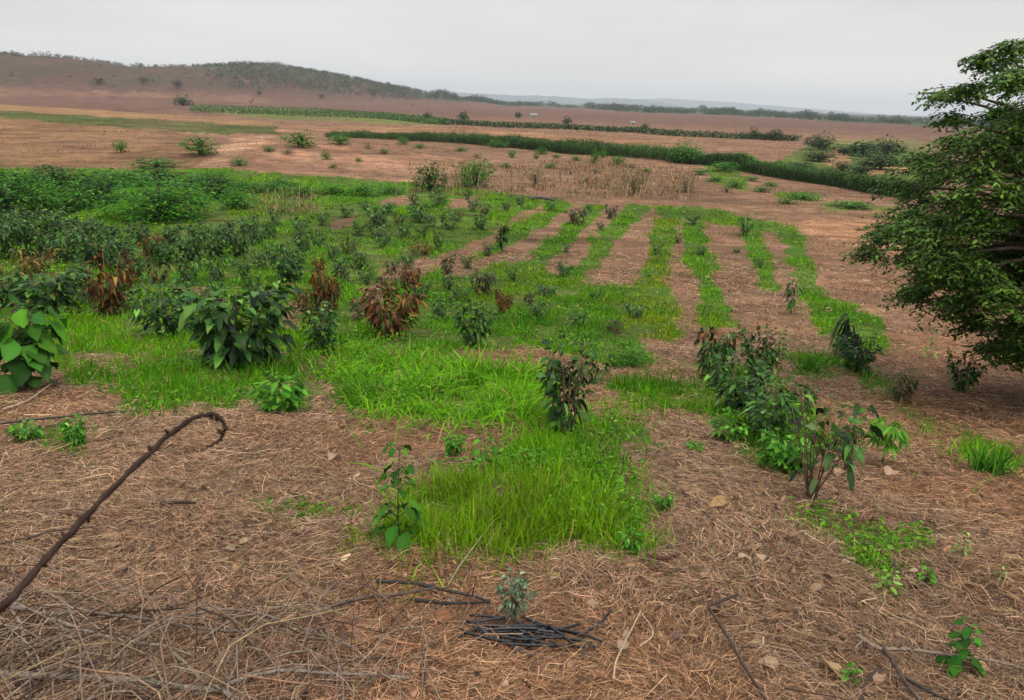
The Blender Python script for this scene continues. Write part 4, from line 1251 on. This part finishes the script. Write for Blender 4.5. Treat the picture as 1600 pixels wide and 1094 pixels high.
def crop_rows():
    mb = MB()
    N = 0
    # light crops at the hill foot, in rows running away
    a0 = [(300, 166), (400, 169), (500, 173), (600, 180), (700, 190)]
    rows = []
    for k in range(9):
        f = k / 8.
        rows.append([(u, v + f * (11 if u < 550 else 7) - 1) for u, v in a0])
    rows += [[(690, 194), (800, 200), (900, 203), (1000, 208), (1060, 213), (1150, 217), (1250, 221)]] * 2
    for q, px in enumerate(rows):
        n = 150 if q < 9 else 260
        path, ln = poly_path(px, n)
        path = path + rng.normal(0, .35, path.shape) + (np.array([0, 2.5]) if q == 10 else 0)
        for m in range(14):
            c = np.stack([path[:, 0] + rng.normal(0, .45, n), path[:, 1] + rng.normal(0, .45, n), T(path[:, 0], path[:, 1]) + rng.uniform(.1, 1.0 if q < 9 else 1.35, n)], 1)
            keep = rng.random(n) < (.75 if q < 9 else .9)
            c = c[keep]
            D = nrm(rng.normal(size=(len(c), 3)) + np.array([0, 0, .4]))
            leaves(mb, c, D, rng.uniform(.4, .8, len(c)), .35, .3, pick([((.07, .14, .035), 3), ((.05, .10, .028), 2), ((.12, .19, .05), 1)] if q < 9 else [((.05, .10, .03), 3), ((.035, .075, .025), 2)], len(c)), tw=.6)
    tag(mb.build('far_crops', M_BUSH), 'green crop rows lined up below the hill and along the far brown field', 'crops', kind='stuff')


crop_rows()


def clumptrees(name, x, y, hgt, nl, pal, lab, cat, leaf=.22):
    mb = MB()
    n = len(x)
    z = T(x, y)
    for k in range(nl):
        v = nrm(rng.normal(size=(n, 3))) * (rng.uniform(.35, 1, (n, 1)) ** .5)
        P = np.stack([x + v[:, 0] * hgt * .5, y + v[:, 1] * hgt * .5, z + hgt * (.58 + .4 * v[:, 2])], 1)
        D = v + rng.normal(0, .5, (n, 3))
        leaves(mb, P, D, hgt * leaf * rng.uniform(.7, 1.3, n), hgt * leaf * .7, .2, pick(pal, n), tw=.6)
    S = np.array([0, 0, 1.0])
    blades(mb, np.stack([x, y, z - .1], 1), np.tile(S, (n, 1)) + rng.normal(0, .05, (n, 3)), hgt * .7, hgt * .06, np.zeros(n), np.tile(np.array((.08, .065, .05)), (n, 1)))
    tag(mb.build(name, M_BUSH), lab, cat, kind='stuff')


def woods():
    n = 5000
    az = rng.uniform(-.16, .62, n)
    ld0 = np.interp(az, _w[:, 0], _w[:, 1])
    ld = ld0 + np.abs(rng.normal(0, .9, n)) * rng.random(n)
    # open stands: gaps along the front
    k = (fbm(az * 70, ld * 6, 301) > .38) | (ld > ld0 + .35)
    az, ld = az[k], ld[k]; d = np.exp(ld)
    k = d < 4800; az, d = az[k], d[k]
    hgt = rng.uniform(2.2, 7.2, len(d)) * (.45 + 1.1 * vn(az * 60, d * 0, 302)) * np.clip(d / 1300, .55, 1.3)
    clumptrees('far_woodland', d * np.sin(az), d * np.cos(az), hgt, 26, [((.035, .06, .028), 3), ((.05, .075, .032), 2), ((.025, .045, .022), 2)],
               'dark woodland band stretching over the far plain below the horizon', 'woodland', .24)


woods()


def scrub():
    n = 26000
    az = rng.uniform(-.64, .0, n); d = rng.uniform(520, 1500, n)
    x, y = d * np.sin(az), d * np.cos(az)
    e = np.interp(az, _ra[:, 0], _ra[:, 1])
    dr = 950 + 350 * sstep((az + 0.5) / 0.5); df = 520 + 420 * sstep((az + 0.5) / 0.5)
    f = (d - df) / (dr - df)
    # the wooded part of the slope: from the saddle to the right end, upper two thirds; the rest only along the crest
    w = sstep((az + .40) / .1) * (1 - sstep((az + .14) / .06))
    lower = .42 - .14 * w
    pr = np.where((f > lower) & (f < 1.12), .75 * w * sstep((f - lower) / .2) + .02, .004) + np.where((f > .84) & (f < 1.1), .42, 0)
    pr = pr * np.where(az > -.12, .35, 1) * np.where(f < .2, .3, 1)
    k = (rng.random(n) < pr) & (fbm(x / 40, y / 40, 311) > .32)
    x, y, d = x[k], y[k], d[k]
    hgt = rng.uniform(1.5, 4.0, len(x)) * np.where(w[k] > .3, 1, .8) * np.where(rng.random(len(x)) < .12, 1.4, 1)
    clumptrees('hillside_scrub', x, y, hgt, 30, [((.066, .09, .045), 3), ((.095, .105, .06), 2.5), ((.04, .065, .032), 2.4), ((.13, .10, .07), 1)],
               'grey green scrub covering the upper slope of the hill', 'scrub', .26)


scrub()

# ------------------------------------------------------------------ stakes, buildings, poles
STK = [(655, 302, 30), (679, 300, 26), (699, 300, 30), (746, 296, 28), (766, 300, 24), (806, 298, 26), (843, 298, 24), (868, 300, 26), (894, 303, 28), (936, 309, 26), (976, 316, 30), (1022, 311, 24),
       (1075, 306, 26), (720, 303, 22), (786, 297, 18), (822, 303, 20), (912, 306, 20), (955, 308, 22), (998, 312, 22), (1046, 312, 22), (637, 304, 24), (620, 306, 20), (415, 332, 34), (432, 336, 36),
       (455, 334, 38), (443, 320, 26), (468, 318, 24), (486, 316, 22), (600, 304, 18), (575, 306, 18), (1062, 312, 20), (880, 297, 16)]
for k, (u, v, h) in enumerate(STK):
    x, y, z, t = gnd(u, v)
    H = h * t / FPX * 1.02
    mb = MB()
    ln = rng.normal(0, .09, 2) * H
    tube(mb, spline([(0, 0, -.15), (ln[0] * .4, ln[1] * .4, H * .5), (ln[0], ln[1], H)], 6), np.linspace(.024, .016, 6) * rng.uniform(.8, 1.3), 6, np.array((.42, .33, .22)) * rng.uniform(.7, 1.15))
    o = mb.build('fence_stake', M_WOOD); o.location = (x, y, z)
    tag(o, 'thin pale wooden stake standing in the dry grass at the far edge of the plot', 'stake', 'stakes along the far edge of the plot')


def box(mb, lo, hi, C):
    x0, y0, z0 = lo; x1, y1, z1 = hi
    V = [(x0, y0, z0), (x1, y0, z0), (x1, y1, z0), (x0, y1, z0), (x0, y0, z1), (x1, y0, z1), (x1, y1, z1), (x0, y1, z1)]
    mb.add(V, None, [(0, 3, 2, 1), (4, 5, 6, 7), (0, 1, 5, 4), (1, 2, 6, 5), (2, 3, 7, 6), (3, 0, 4, 7)], C)


def house(u, v, wpx, hpx, name, lab):
    x, y, z, t = gnd(u, v)
    w = wpx * t / FPX; h = hpx * t / FPX
    root = link(bpy.data.objects.new(name, None)); root.location = (x, y, z); root.rotation_euler = (0, 0, .25)
    tag(root, lab, 'house')
    mb = MB(); box(mb, (-w / 2, -w * .3, -.3), (w / 2, w * .3, h * .65), (.30, .28, .26)); mb.build('wall', M_WALL, root, smooth=False)
    mb = MB()
    e = w * .56; d = w * .38
    V = [(-e, -d, h * .65), (e, -d, h * .65), (e, d, h * .65), (-e, d, h * .65), (-e, 0, h), (e, 0, h)]
    mb.add(V, [(0, 4, 3), (1, 2, 5)], [(0, 1, 5, 4), (2, 3, 4, 5), (3, 2, 1, 0)], (.27, .24, .22)); mb.build('roof', M_WALL, root, smooth=False)
    mb = MB(); box(mb, (-w * .12, -w * .3 - .06, -.2), (w * .06, -w * .3 + .02, h * .5), (.12, .09, .07)); mb.build('door', M_WALL, root, smooth=False)
    mb = MB(); box(mb, (w * .2, -w * .3 - .06, h * .25), (w * .36, -w * .3 + .02, h * .48), (.10, .10, .11)); mb.build('window', M_WALL, root, smooth=False)


house(833, 185, 10, 7, 'farmhouse', 'small white house far out on the brown plain')
house(988, 195, 8, 5, 'farm_shed', 'tiny pale shed far out on the plain beyond the crop line')
for (u, v, h, lab) in ((1368, 197, 13, 'tallest pale utility pole on the far plain, next to the big tree crown'), (1284, 194, 8, 'short pale utility pole on the far plain'), (1206, 192, 8, 'faint pale utility pole before the far woodland')):
    x, y, z, t = gnd(u, v)
    H = h * t / FPX
    root = link(bpy.data.objects.new('utility_pole', None)); root.location = (x, y, z); tag(root, lab, 'pole', 'utility poles on the far plain')
    mb = MB(); tube(mb, [(0, 0, -.3), (0, 0, H * .5), (0, 0, H)], [.2, .17, .14], 8, (.36, .33, .29)); mb.build('pole', M_WOOD, root)
    mb = MB(); tube(mb, [(-.9, 0, H * .93), (0, -.02, H * .93), (.9, 0, H * .93)], .1, 6, (.4, .36, .3)); mb.build('crossarm', M_WOOD, root)

# weathered log lying at the plot's far end
x, y, z, t = gnd(846, 314)
mb = MB(); tube(mb, spline([(-.9, 0, .1), (-.3, .1, .2), (.4, .05, .16), (.9, -.1, .08)], 10), np.linspace(.13, .07, 10), 8, (.08, .065, .055)); o = mb.build('fallen_log', M_BARK); o.location = (x, y, z)
tag(o, 'dark grey log lying at the head of the bright grass strips', 'log')

# ------------------------------------------------------------------ branches, hose and litter close by
def branch(px, r0, r1, name, lab, cat, C, group=None, lift=.02, mat=None, kinks=0.0, twigs=0, sides=6, n=None):
    pts = []
    for q in px:
        g = gnd(q[0], q[1])
        l = q[2] if len(q) > 2 else lift
        # raise along the ray towards the viewer so that a lifted point keeps its bearing
        r = ray(q[0], q[1]); t = g[3] - l / max(-r[2], .2)
        pts.append(np.array([0, 0, CZ]) + t * r)
    n = n or max(10, 7 * len(pts))
    p = spline(pts, n)
    if kinks:
        kc = rng.normal(0, kinks * 2.2, (max(4, n // 5), 3)); kc[0] = 0; kc[-1] = 0
        p += spline(kc, n) + np.pad(rng.normal(0, kinks * .18, (n - 2, 3)), ((1, 1), (0, 0)))
    zt = T(p[:, 0], p[:, 1]) + .004
    p[:, 2] = np.maximum(p[:, 2], zt)
    base = p[0].copy()
    mb = MB(); rad = np.linspace(r0, r1, n) * (1 + rng.normal(0, .08, n))
    tube(mb, p - base, rad, sides, C)
    for k in range(twigs):
        i = rng.integers(2, n - 3); d = nrm(nrm(p[i + 1] - p[i]) + rng.normal(0, .6, 3)); l = rng.uniform(.06, .22)
        q = np.array([p[i], p[i] + d * l * .5 + rng.normal(0, .008, 3), p[i] + d * l + np.array([0, 0, .01])])
        q[:, 2] = np.maximum(q[:, 2], T(q[:, 0], q[:, 1]) + .004)
        tube(mb, spline(q - base, 5), np.linspace(rad[i] * .55, .0012, 5), 4, C)
    o = mb.build(name, mat or M_TWIG); o.location = base
    tag(o, lab, cat, group)
    return o


# the dark hooked vine that rises through the lower left of the view
def vine():
    pts = [at_range(-330, 1230, 1.75), at_range(-170, 1100, 1.45), at_range(-70, 1012, 1.22)]
    for (u, v, t) in ((0, 952, 1.1), (60, 886, 1.1), (115, 828, 1.1), (160, 780, 1.1), (205, 735, 1.1), (250, 692, 1.1), (285, 664, 1.1), (312, 650, 1.1), (335, 648, 1.1), (348, 658, 1.1), (350, 674, 1.1), (341, 690, 1.1), (322, 699, 1.1)):
        pts.append(at_range(u, v, t))
    g = gnd(-400, 1290); pts.insert(0, g[:3] - np.array([0, 0, .05]))
    p = spline(pts, 90)
    p[8:] += np.random.default_rng(4).normal(0, .0008, (82, 3))
    base = p[0].copy()
    rad = np.interp(np.linspace(0, 1, 90), [0, .3, .6, .8, 1], [.009, .0044, .0034, .0025, .0018]) * (1 + .10 * np.sin(np.arange(90) * 1.7) + np.random.default_rng(8).normal(0, .12, 90))
    mb = MB(); tube(mb, p - base, rad, 8, (.035, .02, .014))
    for i in range(20, 88, 4):
        d = nrm(rng.normal(0, 1, 3)); tube(mb, np.array([p[i], p[i] + d * .006, p[i] + d * .010]) - base, [rad[i] * .5, .003, .001], 4, (.035, .02, .014))
    o = mb.build('hooked_vine', M_TWIG); o.location = base
    tag(o, 'dark dry vine stem rising from the ground and curling into a hook at its tip', 'vine')


vine()
GB = 'fallen dry branches on the straw'
BR = [
    ([(1153, 929, .1), (1128, 938, .09), (1107, 948, .1), (1118, 966, .09), (1136, 997, .07), (1166, 1050, .05), (1200, 1100, .04)], .006, .005, 'dark thin twig bent sharply like an elbow near the frame bottom', (.06, .04, .03), 0),
    ([(1338, 993, .05), (1362, 1008, .06), (1400, 1014, .07), (1460, 1019, .08), (1530, 1031, .09), (1620, 1050, .1)], .009, .004, 'pale grey branch reaching sideways out of the frame corner', (.20, .15, .11), 5),
    ([(1378, 1010, .06), (1400, 1045, .06), (1440, 1100, .05)], .0085, .006, 'dark forked piece descending from the pale grey branch', (.08, .055, .04), 2),
    ([(1370, 1046, .06), (1352, 1072, .05), (1345, 1105, .04)], .005, .004, 'short dark upright twig below the pale grey branch', (.05, .035, .03), 1),
    ([(1410, 1056, .05), (1450, 1078, .05), (1500, 1100, .04)], .007, .005, 'dark twig slanting out at the bottom under the green weed sprig', (.06, .042, .032), 2),
    ([(-40, 1052, .05), (60, 1055, .06), (140, 1059, .06), (240, 1068, .05), (330, 1078, .04), (372, 1092, .03)], .013, .007, 'thick grey branch lying along the frame bottom in the brushwood', (.22, .185, .14), 4),
    ([(360, 1068, .05), (400, 1055, .06), (450, 1047, .07), (560, 1052, .06), (640, 1060, .04)], .007, .004, 'arched pale branch continuing beside the thick grey one', (.20, .165, .13), 3),
    ([(5, 938, .05), (40, 954, .06), (90, 970, .06), (160, 994, .06), (240, 1010, .05), (300, 1024, .04)], .008, .004, 'grey branch sloping down from the base of the vine', (.22, .18, .14), 3),
    ([(15, 948, .08), (65, 958, .08), (130, 956, .07), (190, 963, .06), (290, 977, .05), (370, 985, .05), (440, 972, .05), (545, 938, .05)], .007, .004, 'long wavy branch crossing the top of the brushwood heap', (.15, .115, .085), 4),
    ([(196, 1012, .04), (240, 985, .08), (285, 963, .11), (345, 953, .12), (410, 960, .11), (480, 985, .08), (560, 1015, .05)], .006, .003, 'thin branch arching above the brushwood', (.17, .13, .10), 2),
    ([(180, 1058, .04), (200, 1018, .09), (232, 985, .11), (275, 965, .1)], .005, .003, 'thin twig rising steeply from the thick grey branch', (.16, .12, .09), 1),
    ([(0, 1000, .05), (35, 975, .06), (66, 950, .07)], .009, .006, 'dark stub of branch at the frame edge under the vine', (.08, .055, .04), 1),
    ([(12, 945, .04), (35, 985, .05), (52, 1030, .05), (66, 1056, .05)], .006, .004, 'pale twig dropping from the vine base across the heap', (.26, .21, .16), 1),
    ([(355, 1088, .03), (362, 1055, .07), (371, 1025, .08), (370, 992, .08)], .005, .003, 'upright thin twig in the middle of the brushwood', (.20, .15, .11), 0),
    ([(270, 1020, .05), (300, 1050, .06), (335, 1075, .05), (370, 1100, .04)], .006, .004, 'twig slanting down to the frame bottom between the arched branches', (.19, .15, .11), 1),
    ([(500, 985, .04), (520, 1015, .06), (533, 1060, .06), (536, 1100, .05)], .004, .003, 'hooked thin twig at the end of the brushwood', (.20, .15, .11), 0),
    ([(588, 908, .04), (647, 910, .05), (690, 921, .05), (730, 932, .04), (766, 941, .03)], .008, .005, 'dark dry branch lying above the hose pieces', (.05, .04, .032), 3),
    ([(648, 938, .04), (700, 944, .04), (765, 941, .04)], .007, .005, 'blackened branch touching the grey seedling', (.03, .026, .024), 1),
    ([(520, 946, .04), (590, 934, .05), (640, 926, .05), (682, 918, .05)], .007, .004, 'grey brown branch crossing under the dark one above the hose', (.10, .075, .055), 2),
    ([(564, 870, .08), (572, 900, .09), (592, 938, .08), (620, 970, .06), (650, 1004, .04)], .006, .004, 'brown dead weed stalk leaning down beside the hose pieces', (.13, .075, .045), 6),
    ([(566, 895, .05), (590, 925, .07), (625, 955, .06), (690, 1008, .04)], .005, .003, 'second brown weed stalk lying along the first', (.14, .08, .05), 5),
    ([(250, 786, .03), (280, 785, .03), (306, 786, .03)], .010, .008, 'short dark stick lying on straw beyond the vine', (.045, .033, .026), 0),
    ([(0, 850, .03), (60, 835, .04), (110, 826, .05), (145, 824, .04)], .004, .003, 'thin dark twig lying behind the vine at the frame edge', (.07, .05, .04), 2),
    ([(1000, 1010, .03), (1020, 985, .03), (1000, 955, .02)], .003, .002, 'thin bent straw stalk beside the hose end', (.42, .30, .19), 0),
    ([(958, 1064, .03), (968, 1020, .05), (1002, 953, .04)], .0035, .002, 'pale dry stalk standing at the right of the hose heap', (.44, .32, .2), 0),
    ([(1060, 866, .02), (1040, 871, .03), (1010, 868, .03)], .012, .008, 'dark red piece of bark lying at the corner of the nearest grass', (.09, .035, .02), 0),
    ([(700, 915, .02), (730, 870, .06), (770, 815, .1)], .0045, .003, 'pale green stalk leaning up through the nearest grass', (.22, .22, .10), 0),
    ([(690, 902, .03), (686, 870, .09), (683, 842, .11)], .008, .003, 'rusty dead stalk beside the tall tiered seedling', (.20, .085, .04), 0),
    ([(830, 740, .02), (826, 790, .09), (829, 825, .02)], .003, .003, 'thin brown stalk upright in the nearest grass patch', (.12, .08, .04), 0),
    ([(5, 640, .04), (45, 625, .05), (80, 600, .05)], .012, .006, 'pale dry stick near the broad leafed plant', (.34, .24, .16), 3),
]
for px, r0, r1, lab, c, tw in BR:
    branch([(a[0], a[1], a[2] + .045) for a in px], r0 * 1.25, r1 * 1.2, 'dry_branch', lab, 'branch', c, GB, kinks=.0018, twigs=tw)

branch([(-60, 668, .22), (0, 662, .2), (60, 655, .18), (120, 649, .14), (165, 645, .06), (230, 640, .02)], .009, .009, 'drip_hose', 'thin dark drip hose stretched over the straw by the frame edge', 'hose', (.02, .022, .018), mat=M_HOSE, n=30)

HP = [(719, 974, 796, 964), (733, 961, 790, 966), (905, 993, 955, 953), (811, 1006, 936, 1011), (817, 974, 829, 1026), (740, 981, 829, 1024), (763, 981, 782, 1006), (713, 979, 752, 1001), (794, 1006, 833, 974),
      (834, 974, 914, 996), (822, 984, 902, 1001), (782, 996, 856, 982), (766, 1004, 870, 1009), (730, 970, 812, 992), (752, 990, 846, 978), (800, 968, 880, 990), (845, 990, 925, 1004), (776, 974, 836, 1008),
      (726, 988, 800, 1004), (858, 978, 898, 1008), (744, 966, 768, 996), (880, 984, 940, 1002)]
rh = np.random.default_rng(12)
for k in range(10):
    cu, cv, an, hl = rh.normal(820, 38), rh.normal(988, 8), rh.normal(.1, .55), rh.uniform(22, 48)
    HP.insert(0 if k % 2 else len(HP), (cu - hl * math.cos(an), cv - hl * .55 * math.sin(an), cu + hl * math.cos(an), cv + hl * .55 * math.sin(an)))
BIGK = HP.index((905, 993, 955, 953))
for k, (u0, v0, u1, v1) in enumerate(HP):
    m = ((u0 + u1) / 2 + rng.normal(0, 4), (v0 + v1) / 2 + rng.normal(0, 2))
    l = .02 + .0019 * k
    big = k == BIGK
    branch([(u0, v0, l), (m[0], m[1], l + .012), (u1, v1, l + (.08 if big else 0))], rng.uniform(.0052, .0078), rng.uniform(.005, .0075), 'hose_piece',
           'black hose piece sticking up at the end of the cut hose heap' if big else 'cut length of black hose lying in the dark heap on the straw', 'hose', (.009, .009, .010) if k % 5 else (.035, .035, .04),
           'cut hose pieces heaped on the straw', mat=M_HOSE, sides=8, n=12)


def dead_leaf(u, v, lpx, c, lab):
    x, y, z, t = gnd(u, v)
    L = lpx * t / FPX
    mb = MB(); n = 3
    a = rng.uniform(0, 6.28)
    leaves(mb, np.zeros((1, 3)) + (0, 0, .02), np.array([[math.cos(a), math.sin(a), .25]]), np.array([L]), np.array([L * .7]), np.array([.25]), np.array([c]) * .68, fold=.55, tw=.3, fine=True)
    tube(mb, np.array([(0, 0, .02), (-math.cos(a) * L * .15, -math.sin(a) * L * .15, .015), (-math.cos(a) * L * .3, -math.sin(a) * L * .3, .02)]), .002, 4, np.array(c) * .6)
    o = mb.build('dead_leaf', M_DRY); o.location = (x, y, z + .01)
    tag(o, lab, 'dead leaf', 'large dead leaves lying on the straw')


for a in ((1278, 1040, 44, (.58, .38, .2), 'large pale tan dead leaf with ragged holes, near the frame bottom'), (1215, 1052, 30, (.5, .33, .2), 'pale dead leaf half buried beside the large tan one'),
          (1370, 1062, 26, (.52, .34, .22), 'small pale dead leaf under the grey branch'), (1520, 1056, 30, (.5, .32, .16), 'curled tan dead leaf by the green weed sprig'),
          (1136, 793, 34, (.46, .29, .12), 'yellow tan dead leaf on the mound below the sparse sapling'), (1150, 880, 22, (.55, .38, .24), 'pale dead leaf on the brown slope'),
          (1190, 884, 20, (.55, .38, .24), 'pale dead leaf next to another on the brown slope'), (708, 940, 30, (.42, .31, .25), 'pinkish grey dead leaf under the dark branches'),
          (968, 1026, 26, (.45, .29, .2), 'brown pink dead leaf beside the hose heap'), (705, 968, 34, (.3, .13, .06), 'rust coloured dead leaf at the tip of the hose heap'),
          (65, 846, 24, (.5, .36, .22), 'tan dead leaf beside the vine near the frame edge'), (525, 716, 24, (.46, .3, .2), 'pale dead leaf on the straw behind the hooked vine'),
          (1318, 742, 26, (.5, .31, .2), 'pale pink dead leaf at the foot of the ragged sapling'), (1384, 748, 26, (.52, .34, .22), 'pale dead leaf under the fingered weed')):
    dead_leaf(*a)


def brushwood():
    """tangled thin twigs under the branches in the lower left corner, and loose stalks elsewhere"""
    mb = MB()
    for k in range(1250):
        if k < 950:
            u = rng.uniform(-150, 620) * 1.0; v = rng.uniform(935, 1160)
            if rng.random() > np.clip(1.15 - (u / 620.) * .8 - max(0, (985 - v)) / 60., .05, 1): continue
        else:
            u = rng.uniform(-60, 1660); v = rng.uniform(760, 1150)
        g = gnd(u, v)
        a = rng.normal(.1, .75) if rng.random() < .75 else rng.normal(1.4, .4); l = rng.uniform(.15, .95) * (1 if k < 950 else .55)
        e = rng.normal(.05, .2)
        d = np.array([math.cos(a), math.sin(a), e]); lat = np.array([-d[1], d[0], .4])
        b = rng.normal(0, .24) * l
        p = spline([g[:3] - d * l * .5, g[:3] + lat * b + (0, 0, abs(b) * .22 + .012), g[:3] + d * l * .5], 7)
        p[1:-1] += rng.normal(0, .004, (5, 3))
        p[:, 2] = np.maximum(p[:, 2], T(p[:, 0], p[:, 1]) + .006)
        c = pick([((.185, .128, .088), 3), ((.25, .18, .13), 2.2), ((.065, .04, .026), 2.6), ((.26, .165, .095), 1.4)], 1)[0]
        tube(mb, p, np.linspace(1, .5, 7) * rng.uniform(.0014, .0039) * (1.25 if k < 950 else .8), 5, c)
    tag(mb.build('brushwood', M_TWIG), 'tangle of thin dry twigs covering the ground under the fallen branches', 'brushwood', kind='stuff')


brushwood()

# ------------------------------------------------------------------ air
mb = MB(); box(mb, (-7000, -60, -60), (7000, 13200, 190), (1, 1, 1))
m, nt, out = newmat('haze_air')
pv = nt.nodes.new('ShaderNodeVolumePrincipled'); pv.inputs['Color'].default_value = (.88, .95, 1.0, 1); pv.inputs['Density'].default_value = .00014; pv.inputs['Anisotropy'].default_value = .1
nt.links.new(pv.outputs[0], out.inputs['Volume'])
o = mb.build('haze', m, smooth=False); tag(o, kind='stuff', label='pale thin haze lying over the far plain and hills', cat='haze')

# ------------------------------------------------------------------ light
SUN_EL, SUN_AZ = math.radians(58), math.radians(150)     # azimuth clockwise from +Y
w = bpy.data.worlds.new('World'); sc.world = w; w.use_nodes = True
nt = w.node_tree; nt.nodes.clear()
N = nt.nodes; L = nt.links
wo = N.new('ShaderNodeOutputWorld'); bg = N.new('ShaderNodeBackground'); bg.inputs['Strength'].default_value = .1
sky = N.new('ShaderNodeTexSky'); sky.sky_type = 'NISHITA'; sky.sun_disc = False; sky.sun_elevation = SUN_EL; sky.sun_rotation = SUN_AZ
tc = N.new('ShaderNodeTexCoord')
mp = N.new('ShaderNodeMapping'); mp.inputs['Scale'].default_value = (1.6, 1.6, 9)
no = N.new('ShaderNodeTexNoise'); no.inputs['Scale'].default_value = 1.3; no.inputs['Detail'].default_value = 4
L.new(tc.outputs['Generated'], mp.inputs['Vector']); L.new(mp.outputs[0], no.inputs['Vector'])
sx = N.new('ShaderNodeSeparateXYZ'); L.new(tc.outputs['Generated'], sx.inputs[0])
cr = N.new('ShaderNodeValToRGB')
cr.color_ramp.elements[0].position = 0.0; cr.color_ramp.elements[0].color = (.86, .82, .79, 1)
_e = cr.color_ramp.elements.new(.06); _e.color = (.735, .70, .675, 1)
_e = cr.color_ramp.elements[2]; _e.position = .24; _e.color = (.66, .66, .67, 1)
L.new(sx.outputs['Z'], cr.inputs[0])
sc1 = N.new('ShaderNodeMapRange'); sc1.inputs['From Min'].default_value = .35; sc1.inputs['From Max'].default_value = .65; sc1.inputs['To Min'].default_value = 10.0; sc1.inputs['To Max'].default_value = 11.6
L.new(no.outputs['Fac'], sc1.inputs['Value'])
vm = N.new('ShaderNodeVectorMath'); vm.operation = 'SCALE'; L.new(cr.outputs[0], vm.inputs[0]); L.new(sc1.outputs[0], vm.inputs['Scale'])
zb = N.new('ShaderNodeMapRange'); zb.interpolation_type = 'SMOOTHSTEP'; zb.inputs['From Min'].default_value = .2; zb.inputs['From Max'].default_value = .85; zb.inputs['To Min'].default_value = 1.0; zb.inputs['To Max'].default_value = 2.4
L.new(sx.outputs['Z'], zb.inputs['Value'])
v2 = N.new('ShaderNodeVectorMath'); v2.operation = 'SCALE'; L.new(vm.outputs[0], v2.inputs[0]); L.new(zb.outputs[0], v2.inputs['Scale']); vm = v2
mx = N.new('ShaderNodeMix'); mx.data_type = 'RGBA'; mx.inputs['Factor'].default_value = .93
L.new(sky.outputs[0], mx.inputs[6]); L.new(vm.outputs[0], mx.inputs[7]); L.new(mx.outputs[2], bg.inputs['Color']); L.new(bg.outputs[0], wo.inputs['Surface'])
sl = bpy.data.lights.new('sun', 'SUN'); sl.energy = 1.5; sl.angle = math.radians(10); sl.color = (1, .96, .9)
so = link(bpy.data.objects.new('sun', sl))
dv = Vector((math.sin(SUN_AZ) * math.cos(SUN_EL), math.cos(SUN_AZ) * math.cos(SUN_EL), math.sin(SUN_EL)))
so.rotation_euler = dv.to_track_quat('Z', 'Y').to_euler(); so.location = (0, 0, 60)

sc.view_settings.view_transform = 'Standard'; sc.view_settings.look = 'None'; sc.view_settings.gamma = 1; sc.view_settings.exposure = EXPOSURE
sc.cycles.max_bounces = 6; sc.cycles.diffuse_bounces = 3; sc.cycles.transmission_bounces = 3; sc.cycles.volume_bounces = 0
